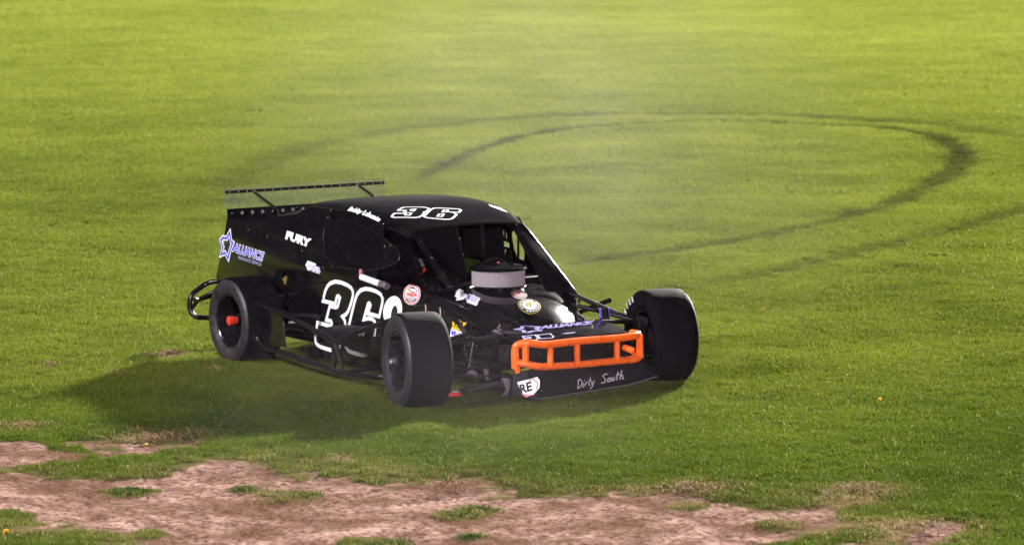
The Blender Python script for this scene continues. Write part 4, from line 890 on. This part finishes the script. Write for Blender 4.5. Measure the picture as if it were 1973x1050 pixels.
# --- bright fasteners along the seams
def fast(name, P, r, m, n='y'):
    first = None
    for p in P:
        if first is None:
            first = lathe(name, [(0, -r * .5), (r * .7, -r * .4), (r, 0), (0, 0)], m, CAR, n, 10, (0, 0, 0)); first.location = p
        else: again(first, p)
fast('fastener', [sail_pt(x, z) + Vector((0, -.002, 0)) for x, z in ((-1.935, 1.215), (-1.955, 1.16), (-1.09, 1.06), (-1.03, 1.03), (-1.10, 1.02), (-1.85, .80))] +
     [(-2.0, -.722, .755), (-1.90, -.722, .56), (-1.93, -.722, .425), (-2.56, -.722, .50), (-2.3, -.722, .955), (-3.05, -.722, .985), (-2.75, -.722, .955), (-2.2, -.722, .895), (-.905, -.690, .545), (-.72, -.627, .615), (-.42, -.525, .55), (-.50, -.552, .60)], .010, M['bolt'])
hp = tube('hood_pin', [(.06, .33, .515), (.06, .33, .538)], .006, M['bolt'], hood, 0, 8)
for p in ((.045, .045, 0), (-.05, -.70, .0), (-.01, -.74, -.01)): again(hp, p, hood)
tube('pin_lanyard', [(.05, .30, .52), (.055, .27, .535), (.06, .33, .538)], .0035, M['bolt'], hood, .02, 6)
box('nose_glint', (.09, -.43, .495), (.09, .03, .015), M['grey'], nose, (.2, .2, .5), .008)  # small pale block standing in for a glint

# --- flat print
SN = (0, -1, 0)
lettering('sponsor_lettering', 'ALLIANCE', D['alliance_side'], M['white'], side_r, 0, .075, .003, SN, box_from=.02)
lettering('sponsor_lettering', 'ALLIANCE', D['alliance_side'], M['blue'], side_r, 0, .012, .0045, SN, box_from=.02)
lettering('sponsor_lettering', 'INSURANCE SERVICES', D['insurance_side'], M['lilac'], side_r, 0, .0, .003, SN)
strokes('star_emblem', [D['star_side']], SN, .040, M['white'], side_r, .003)
strokes('star_emblem', [D['star_side']], SN, .019, M['blue'], side_r, .0045)
SLN = (sail_pt(-2, 1.0) - sail_pt(-2, .9)).cross(Vector((1, 0, -.1196)))
SLN = SLN if SLN.y < 0 else -SLN
lettering('sponsor_lettering', 'FURY', D['fury'], M['white'], sail_r, 0, .07, .004, SLN)
us = fill_shape('sponsor_sticker', [D['tu_white']], SN, M['white'], side_r, .003)
fill_shape('sticker_print', [D['tu_lilac']], SN, M['lilac'], us, .003)
strokes('sticker_print', [[Vector(p) for p in D['tu_marks'][i:i + 2]] for i in (0, 2, 4)], SN, .010, M['lilac'], us, .0045, False)
strokes('sticker_print', [[Vector(p) for p in D['tu_marks2'][i:i + 2]] for i in (0, 2, 4)], SN, .008, M['white'], us, .0045, False)
strokes('race_number', [D['three'], D['six'], D['six_hole']], SN, .030, M['white'], side_r, .003, label='white outlined number 36 on the door')
CN = Vector((-.3375, -1, 0)) * -1; CN = Vector((.3375, -1, 0)).normalized()
def disc4(P, n, *a, **k):
    P = [Vector(p) for p in P]; c = (P[0] + P[1]) / 2; A = (P[1] - P[0]) / 2; B = (P[2] - P[3]) / 2
    return disc_shape(a[0], c, A, B, n, *a[1:], **k)
def in4(P, *uv):
    P = [Vector(p) for p in P]; c = (P[0] + P[1]) / 2; A = (P[1] - P[0]) / 2; B = (P[2] - P[3]) / 2
    return [c + A * u + B * v for u, v in uv]
W4 = D['whelen']
rd = disc4(W4, CN, 'series_roundel', 0.02, 1.0, M['white'], cowl_r, .003)
disc4(W4, CN, 'roundel_ring', .80, .95, M['pink'], rd, .0042)
disc4(W4, CN, 'roundel_face', .02, .78, M['white'], rd, .0042)
fill_shape('roundel_field', [in4(W4, (-.55, .5), (-.25, .72), (.15, .74), (.5, .5), (.62, .28), (.1, .20), (-.3, .30))], CN, M['black'], rd, .0052)
fill_shape('roundel_field', [in4(W4, (-.66, -.30), (.66, -.34), (.5, -.58), (.15, -.74), (-.25, -.74), (-.55, -.55))], CN, M['black'], rd, .0052)
fill_shape('roundel_bar', [in4(W4, (-.42, .62), (-.2, .60), (-.2, .36), (-.42, .44))], CN, M['yellow'], rd, .006)
fill_shape('roundel_bar', [in4(W4, (-.18, .60), (.45, .50), (.45, .26), (-.18, .35))], CN, M['white'], rd, .006)
fill_shape('roundel_bar', [in4(W4, (-.56, -.36), (.48, -.42), (.44, -.50), (-.5, -.44))], CN, M['white'], rd, .006)
fill_shape('roundel_bar', [in4(W4, (-.36, -.54), (.24, -.56), (.18, -.64), (-.28, -.62))], CN, M['white'], rd, .006)
q = in4(W4, (-.60, -.22), (.62, -.24), (-.58, .20)); lettering('roundel_lettering', 'WHELEN', [q[0], q[1] - q[0], q[2] - q[0]], M['red'], rd, .15, .05, .006, CN)
W5 = D['whitedisc']
wd = disc4(W5, CN, 'white_roundel', .02, 1.0, M['white'], cowl_r, .003)
disc4(W5, CN, 'roundel_ring', .72, .745, M['lilac'], wd, .0042)
fill_shape('roundel_mark', [in4(W5, *[(.22 + .34 * math.cos(t), -.28 + .62 * math.sin(t)) for t in [2 * math.pi * i / 20 for i in range(20)]])], CN, M['black'], wd, .0045)
for i in range(9):
    a = 2.6 - i * .26; strokes('roundel_print', [in4(W5, (.84 * math.cos(a), .84 * math.sin(a)), (.94 * math.cos(a), .94 * math.sin(a)))], CN, .008, M['lilac'], wd, .0045, False)
def fr_poly(fr, uv): o_, a, b = map(Vector, fr); return [o_ + a * u + b * v for u, v in uv]
mk = fill_shape('crown_sticker', [fr_poly(D['mech'], ((0, 0), (1, 0), (1.02, .28), (1.32, .82), (.98, .78), (.72, .92), (.35, 1.05), (.12, .92), (.0, .68), (.06, .35)))], CN, M['yellow'], cowl_r, .003)
strokes('crown_letter', [fr_poly(D['mech'], ((.28, .36), (.42, .86), (.66, .42), (.92, .74), (.92, .30)))], CN, .014, M['black'], mk, .0045, closed=False)
strokes('crown_line', [fr_poly(D['mech'], ((.04, .26), (.98, .22)))], CN, .006, M['black'], mk, .0045, closed=False)
mb_ = fill_shape('fuel_sticker', [fr_poly(D['mobil'], ((-.02, 0), (.02, 1.05), (1.0, 1.0), (1.0, .20), (.62, .12), (.55, -.5), (.30, -.42), (.08, -.40)))], CN, M['white'], cowl_r, .003)
q = D['mobil']; o_, a_, b_ = map(Vector, q)
lettering('fuel_lettering', 'M', [o_ + a_ * .10 + b_ * .12, a_ * .36, b_ * .80], M['blue'], mb_, 0, .03, .0045, CN)
lettering('fuel_lettering', 'o', [o_ + a_ * .50 + b_ * .12, a_ * .18, b_ * .48], M['red'], mb_, 0, .03, .0045, CN)
lettering('fuel_lettering', 'b', [o_ + a_ * .74 + b_ * .14, a_ * .18, b_ * .78], M['blue'], mb_, 0, .03, .0045, CN)
for p in D['tow_marks']:
    p = Vector(p); disc_shape('tow_hook_mark', p, (.03, -.01, 0), (0, 0, .035), CN, .02, 1, M['white'], cowl_r, .003)
    disc_shape('tow_hook_mark', p, (.018, -.006, 0), (0, 0, .022), CN, .02, 1, M['pink'], cowl_r, .0045)
# hood stickers, wrapped on the hood
HN = (0, 0, 1)
def hood_fr(c, a, b): return [Vector(c), Vector(a), Vector(b)]
hs = D['hood_stick']
sa = fill_shape('contingency_sticker', [hs[0]], HN, M['white'], hood, .003, hood_z)
sb = fill_shape('contingency_sticker', [hs[1]], HN, M['white'], hood, .003, hood_z)
fill_shape('sticker_band', [hs[2]], HN, M['violet'], sb, .0045, hood_z)
strokes('sticker_print', [[Vector(hs[3][i]), Vector(hs[3][i + 1])] for i in range(0, len(hs[3]), 2)], HN, .008, M['lilac'], sb, .0045, False, hood_z)
E4, R4 = D['emblem'], D['roundel']
em = disc4(E4, HN, 'hood_emblem', .02, 1.0, M['grey'], hood, .003, fn=hood_z)
disc4(E4, HN, 'emblem_face', .02, .62, M['pink'], em, .0042, fn=hood_z)
disc4(E4, HN, 'emblem_face', .02, .25, M['grey'], em, .005, fn=hood_z)
hr = disc4(R4, HN, 'hood_roundel', .02, 1.0, M['gold'], hood, .003, fn=hood_z)
disc4(R4, HN, 'roundel_ring', .02, .95, M['black'], hr, .0042, fn=hood_z)
disc4(R4, HN, 'roundel_face', .02, .62, M['white'], hr, .0052, fn=hood_z)
for i in range(18):
    a = 2 * math.pi * i / 18; c = in4(R4, (.78 * math.cos(a), .78 * math.sin(a)))[0]
    if i in (3, 12): continue
    disc_shape('roundel_letter', c, (.007, 0, 0), (0, .009, 0), HN, .02, 1, M['white'], hr, .0052, hood_z, 8)
q = in4(R4, (-.36, -.24), (.42, -.24), (-.36, .34)); lettering('roundel_lettering', 'BY', [q[0], q[1] - q[0], q[2] - q[0]], M['black'], hr, 0, .09, .006, HN, hood_z)
lettering('roundel_lettering', 'BY', [q[0], q[1] - q[0], q[2] - q[0]], M['gold'], hr, 0, .02, .007, HN, hood_z)
# roof print and painted highlight
strokes('race_number', [D['roof3'], D['roof6']], HN, .017, M['white'], roof, .003, True, roof_z, label='white outlined number 36 on the roof')
strokes('race_number', [D['roof3a'], D['roof3b'], D['roof6a'], D['roof6b']], HN, .014, M['white'], roof, .003, True, roof_z)
nf = [D['name'][0], D['name'][1], [1.35 * v for v in D['name'][2]]]
lettering('driver_name', 'Bobby Labonte', nf, M['white'], roof, 0, .055, .004, HN, roof_z)
rp = [(-1.43, .46), (-1.36, .44), (-1.24, .47), (-1.22, .50), (-1.34, .515)]
fill_shape('roof_highlight', [[(x, y, roof_z(x, y)) for x, y in rp]], HN, M['white'], roof, .004)  # white shape painted in as a highlight on the far roof edge
# nose print
NN = Vector((.124, 0, 1)).normalized()
lettering('sponsor_lettering', 'ALLIANCE', D['alliance_nose'], M['lilac'], nose, 0, .06, .003, NN, box_from=.02)
lettering('sponsor_lettering', 'ALLIANCE', D['alliance_nose'], M['violet'], nose, 0, .01, .0045, NN, box_from=.02)
strokes('star_emblem', [D['star_nose']], NN, .026, M['lilac'], nose, .003)
strokes('star_emblem', [D['star_nose']], NN, .011, M['violet'], nose, .0045)
strokes('race_number', [D['nose3'], D['nose6']], NN, .011, M['lilac'], nose, .003)
fill_shape('nose_mark', [D['nose_dash']], NN, M['lilac'], nose, .003)
# valance print
VN = Vector((.89, 0, .456)).normalized()
o_, a_, b_ = map(Vector, D['dirty'])
SCR = {  # handwriting as pen strokes, 0..1 of the word's length by its cap height
 'D': [[(.015, .85), (.03, .05)], [(-.005, .80), (.04, .98), (.09, .72), (.10, .35), (.06, .04), (.01, .05)]],
 'i': [[(.135, .48), (.13, .06), (.15, .06)], [(.142, .72), (.146, .76)]],
 'r': [[(.175, .48), (.172, .06)], [(.175, .34), (.20, .50), (.225, .46)]],
 't': [[(.26, .92), (.252, .15), (.275, .06)], [(.235, .58), (.29, .62)]],
 'y': [[(.305, .48), (.315, .12), (.345, .16)], [(.352, .50), (.335, -.10), (.29, -.30)]],
 'S': [[(.62, .88), (.57, 1.0), (.52, .82), (.565, .52), (.60, .28), (.56, .03), (.505, .14)]],
 'o': [[(.665, .48), (.635, .34), (.645, .08), (.685, .08), (.70, .36), (.665, .48)]],
 'u': [[(.725, .48), (.728, .10), (.76, .08), (.78, .46), (.78, .06)]],
 't2': [[(.835, .94), (.825, .14), (.85, .05)], [(.805, .60), (.875, .64)]],
 'h': [[(.91, 1.02), (.895, .06)], [(.90, .34), (.93, .50), (.95, .38), (.95, .06), (.985, .10)]]}
LP = [[o_ + a_ * (x + .035 * y) + b_ * y for x, y in st] for g in SCR.values() for st in g]
strokes('script_lettering', LP, VN, .0072, M['script'], scoop, .003, False)
VE = Vector((.60, -.70, -.2)); 
VE = (Vector((.30, -.56, .17)) - Vector((.47, -.40, .17))).cross(Vector((.44, -.40, .27)) - Vector((.47, -.40, .17))).normalized()
VE = VE if VE.x > 0 else -VE
rs = fill_shape('number_sticker', [D['re_sticker']], VE, M['white'], scoop, .012)
lettering('sticker_lettering', 'RE', D['re'], M['black'], rs, 0, .04, .014, VE)
P = [Vector(p) for p in D['re_sticker']]
strokes('sticker_print', [[P[1].lerp(P[0], .22), P[2].lerp(P[5], .15), P[3].lerp(P[5], .2)]], VE, .012, M['pink'], rs, .014, False)
fill_shape('sticker_band', [[P[4], P[5], P[6], P[6].lerp(P[4], .5)]], VE, M['pink'], rs, .0145)
lathe('fastener', [(0, .008), (.008, .006), (.010, 0), (0, 0)], M['bolt'], scoop, 'x', 10, (.515, -.345, .12))
# ------------------------------------------------------------------ tufts on the bare earth, straw, fallen leaves
def solid_turf(name, cols, seed, var=.35):
    m = bpy.data.materials.new(name); m.use_nodes = True; n = m.node_tree; p = n.nodes['Principled BSDF']; p.inputs['Roughness'].default_value = .75; p.inputs['Specular IOR Level'].default_value = .03
    a = n.nodes.new('ShaderNodeAttribute'); a.attribute_name = 'blade'; r = n.nodes.new('ShaderNodeValToRGB')
    r.color_ramp.elements[0].color = (*cols[0], 1); r.color_ramp.elements[1].color = (*cols[1], 1)
    n.links.new(a.outputs['Fac'], r.inputs[0]); n.links.new(r.outputs[0], p.inputs['Base Color']); return m
TUFT = solid_turf('tuft_blades', ((.022, .05, .008), (.085, .13, .025)), 1); STRAW = solid_turf('straw_blades', ((.10, .05, .028), (.30, .18, .10)), 2)
where = ['wide pale green', 'dark green bushy', 'thin ragged dark', 'small flat green', 'broad low green', 'low ragged olive', 'sparse olive', 'short broken dark', 'narrow green', 'flattened olive', 'tiny dark']
place = ['in the middle of the bare earth left of the car', 'on the bare earth below the door number', 'on the bare earth below the front bumper', 'on the bare earth beside the dark bushy tuft', 'at the bottom edge below the right front tyre', 'at the earth rim below the front bumper', 'at the bottom edge left of centre', 'at the right end of the bare earth', 'in the last turf before the right end of the earth', 'among the worn turf at the lower right', 'at the bottom below the front bumper']
for i, (x, y) in enumerate(D['tufts']):
    R = (.17, .20, .14, .10, .18, .13, .12, .12, .10, .14, .08)[i]
    me = clump_mesh('grass_tuft', int(2600 * R), R, .045 + .06 * R, 300 + i, .9, .0035, True)
    me.materials.append(TUFT); o = bpy.data.objects.new('grass_tuft', me); COL.objects.link(o); o.location = (x, y, -.02); o.scale = (1, 1, .6)
    o['label'] = where[i] + ' grass tuft ' + place[i]; o['category'] = 'grass tuft'; o['group'] = 'grass tufts on the bare earth'
def straw_mesh(n, R, seed, ln=.09):
    rg = random.Random(seed); V = []; Fc = []; t = []
    for i in range(n):
        a = rg.uniform(0, 6.283); r = R * rg.random() ** .9 * (.55 + .45 * math.cos(2 * a + seed) * math.sin(3 * a + seed * 2)); x, y = r * math.cos(a) * .75, r * math.sin(a) * 1.25; d = rg.uniform(0, 6.283); l = ln * rg.uniform(.3, 1.2); w = .0022
        dx, dy = math.cos(d), math.sin(d); z0 = rg.uniform(.008, .03); z1 = z0 + rg.uniform(-.01, .03) ; bend = rg.uniform(-.3, .3); k = len(V)
        mx, my = x + dx * l * .5 - dy * bend * l * .5, y + dy * l * .5 + dx * bend * l * .5
        for q, (px, py, pz) in enumerate(((x, y, z0), (mx, my, (z0 + z1) / 2 + .012), (x + dx * l, y + dy * l, z1))): V += [(px - dy * w, py + dx * w, pz), (px + dy * w, py - dx * w, pz + .001)]
        Fc += [(k, k + 1, k + 3, k + 2), (k + 2, k + 3, k + 5, k + 4)]; t += [rg.random()] * 6
    me = bpy.data.meshes.new('straw'); me.from_pydata(V, [], Fc); at_ = me.attributes.new('blade', 'FLOAT', 'POINT'); at_.data.foreach_set('value', t); me.materials.append(STRAW); return me
dg = ['tangle of reddish dry grass clippings left of the rear wheel', 'few pale straws lying on the lit grass at far left', 'long swath of tan clippings along the thin earth strip', 'heap of golden straw on the upper rim of the earth below the bumper', 'scattered brown clippings at the right rim of the earth', 'dry clippings on the worn turf right of the earth', 'straw at the bottom edge right of centre', 'few pale stalks below the right front tyre', 'dry stalks at the left edge above the earth strip', 'single pale clipping inside the car shadow', 'two pale straws in front of the rear wheel', 'short straw just below the rear wheel']
for i, (x, y) in enumerate(D['drygrass']):
    n, R = ((170, .17), (26, .14), (150, .50), (200, .34), (150, .45), (140, .42), (150, .45), (26, .14), (60, .24), (9, .08), (14, .16), (10, .07))[i]
    o = bpy.data.objects.new('dry_grass', straw_mesh(n, R, 500 + i, .10 if n < 60 else .08)); COL.objects.link(o); o.location = (x, y, .0)
    o['label'] = dg[i]; o['category'] = 'dry grass'; o['group'] = 'loose dry grass on the lawn'
lf = ['curled yellow leaf on the grass strip left below the car', 'small orange leaf on the lit grass right of the far front wheel', 'tiny yellow leaf on the grass at the right', 'small brown leaf in the bottom left corner']
for i, (x, y) in enumerate(D['leaves']):
    s = (.05, .03, .02, .025)[i]; V = []; Fc = []
    out = [(0, 0), (.25, .32), (.55, .42), (.8, .22), (1.15, 0)]
    for u, w in out: V += [(u * s * 1.6 - s, w * s, .035 + .02 * math.sin(u * 3)), (u * s * 1.6 - s, 0, .028 + .012 * math.sin(u * 3)), (u * s * 1.6 - s, -w * s, .042 + .02 * math.sin(u * 3 + .5))]
    for j in range(4): k = 3 * j; Fc += [(k, k + 1, k + 4, k + 3), (k + 1, k + 2, k + 5, k + 4)]
    o = obj('fallen_leaf', V, Fc, M['leaf'], None, True); o.location = (x, y, .012); o.rotation_euler = (.3, .2, 1.9 + i)
    o['label'] = lf[i]; o['category'] = 'leaf'; o['group'] = 'leaves fallen on the lawn'
# ------------------------------------------------------------------ tyre smoke hanging round the car
def smoke():
    lo, hi = Vector((-26, -7, .004)), Vector((5.5, 13, 3.9)); c = (lo + hi) / 2; s = hi - lo
    V = [(lo.x if i & 1 == 0 else hi.x, lo.y if i & 2 == 0 else hi.y, lo.z if i & 4 == 0 else hi.z) for i in range(8)]
    m = bpy.data.materials.new('tyre_smoke'); m.use_nodes = True; n = m.node_tree; L = n.links; n.nodes.clear()
    tc = n.nodes.new('ShaderNodeTexCoord')
    def blob(cx, cy, cz, rx, ry, rz, k):
        mp = n.nodes.new('ShaderNodeMapping'); mp.vector_type = 'TEXTURE'
        mp.inputs['Location'].default_value = (cx, cy, cz); mp.inputs['Scale'].default_value = (rx, ry, rz); mp.inputs['Rotation'].default_value = (0, 0, math.radians(-33))
        L.new(tc.outputs['Object'], mp.inputs['Vector'])
        ln = n.nodes.new('ShaderNodeVectorMath'); ln.operation = 'LENGTH'; L.new(mp.outputs[0], ln.inputs[0])
        mr = n.nodes.new('ShaderNodeMapRange'); mr.interpolation_type = 'SMOOTHERSTEP'; L.new(ln.outputs['Value'], mr.inputs[0])
        mr.inputs[1].default_value = 0; mr.inputs[2].default_value = 1; mr.inputs[3].default_value = k; mr.inputs[4].default_value = 0; return mr.outputs[0]
    def add(a, b):
        x = n.nodes.new('ShaderNodeMath'); x.operation = 'ADD'; L.new(a, x.inputs[0]); L.new(b, x.inputs[1]); return x.outputs[0]
    d = blob(-1.0, -.3, .6, 4.5, 3.2, 2.0, .0014)
    d = add(d, blob(-6.0, 4.2, 1.1, 8.5, 4.2, 3.2, .0034))
    d = add(d, blob(-12, 7.5, 1.6, 13, 5.0, 2.6, .0016))
    d = add(d, blob(1.8, -2.2, .3, 3.2, 2.8, .9, .0036))
    no = n.nodes.new('ShaderNodeTexNoise'); no.inputs['Scale'].default_value = .75; no.inputs['Detail'].default_value = 3; L.new(tc.outputs['Object'], no.inputs['Vector'])
    mr = n.nodes.new('ShaderNodeMapRange'); L.new(no.outputs[0], mr.inputs[0]); mr.inputs[1].default_value = .36; mr.inputs[2].default_value = .66; mr.inputs[3].default_value = .05; mr.inputs[4].default_value = 2.3
    x = n.nodes.new('ShaderNodeMath'); x.operation = 'MULTIPLY'; L.new(d, x.inputs[0]); L.new(mr.outputs[0], x.inputs[1])
    pv = n.nodes.new('ShaderNodeVolumePrincipled'); pv.inputs['Color'].default_value = (.84, .76, .86, 1); pv.inputs['Anisotropy'].default_value = .25
    L.new(x.outputs[0], pv.inputs['Density'])
    o = n.nodes.new('ShaderNodeOutputMaterial'); L.new(pv.outputs[0], o.inputs['Volume'])
    b = obj('tyre_smoke', V, [(0, 2, 3, 1), (4, 5, 7, 6), (0, 1, 5, 4), (2, 6, 7, 3), (0, 4, 6, 2), (1, 3, 7, 5)], m)
    b['kind'] = 'stuff'; b['label'] = 'thin pale tyre smoke drifting over and behind the car'
smoke()
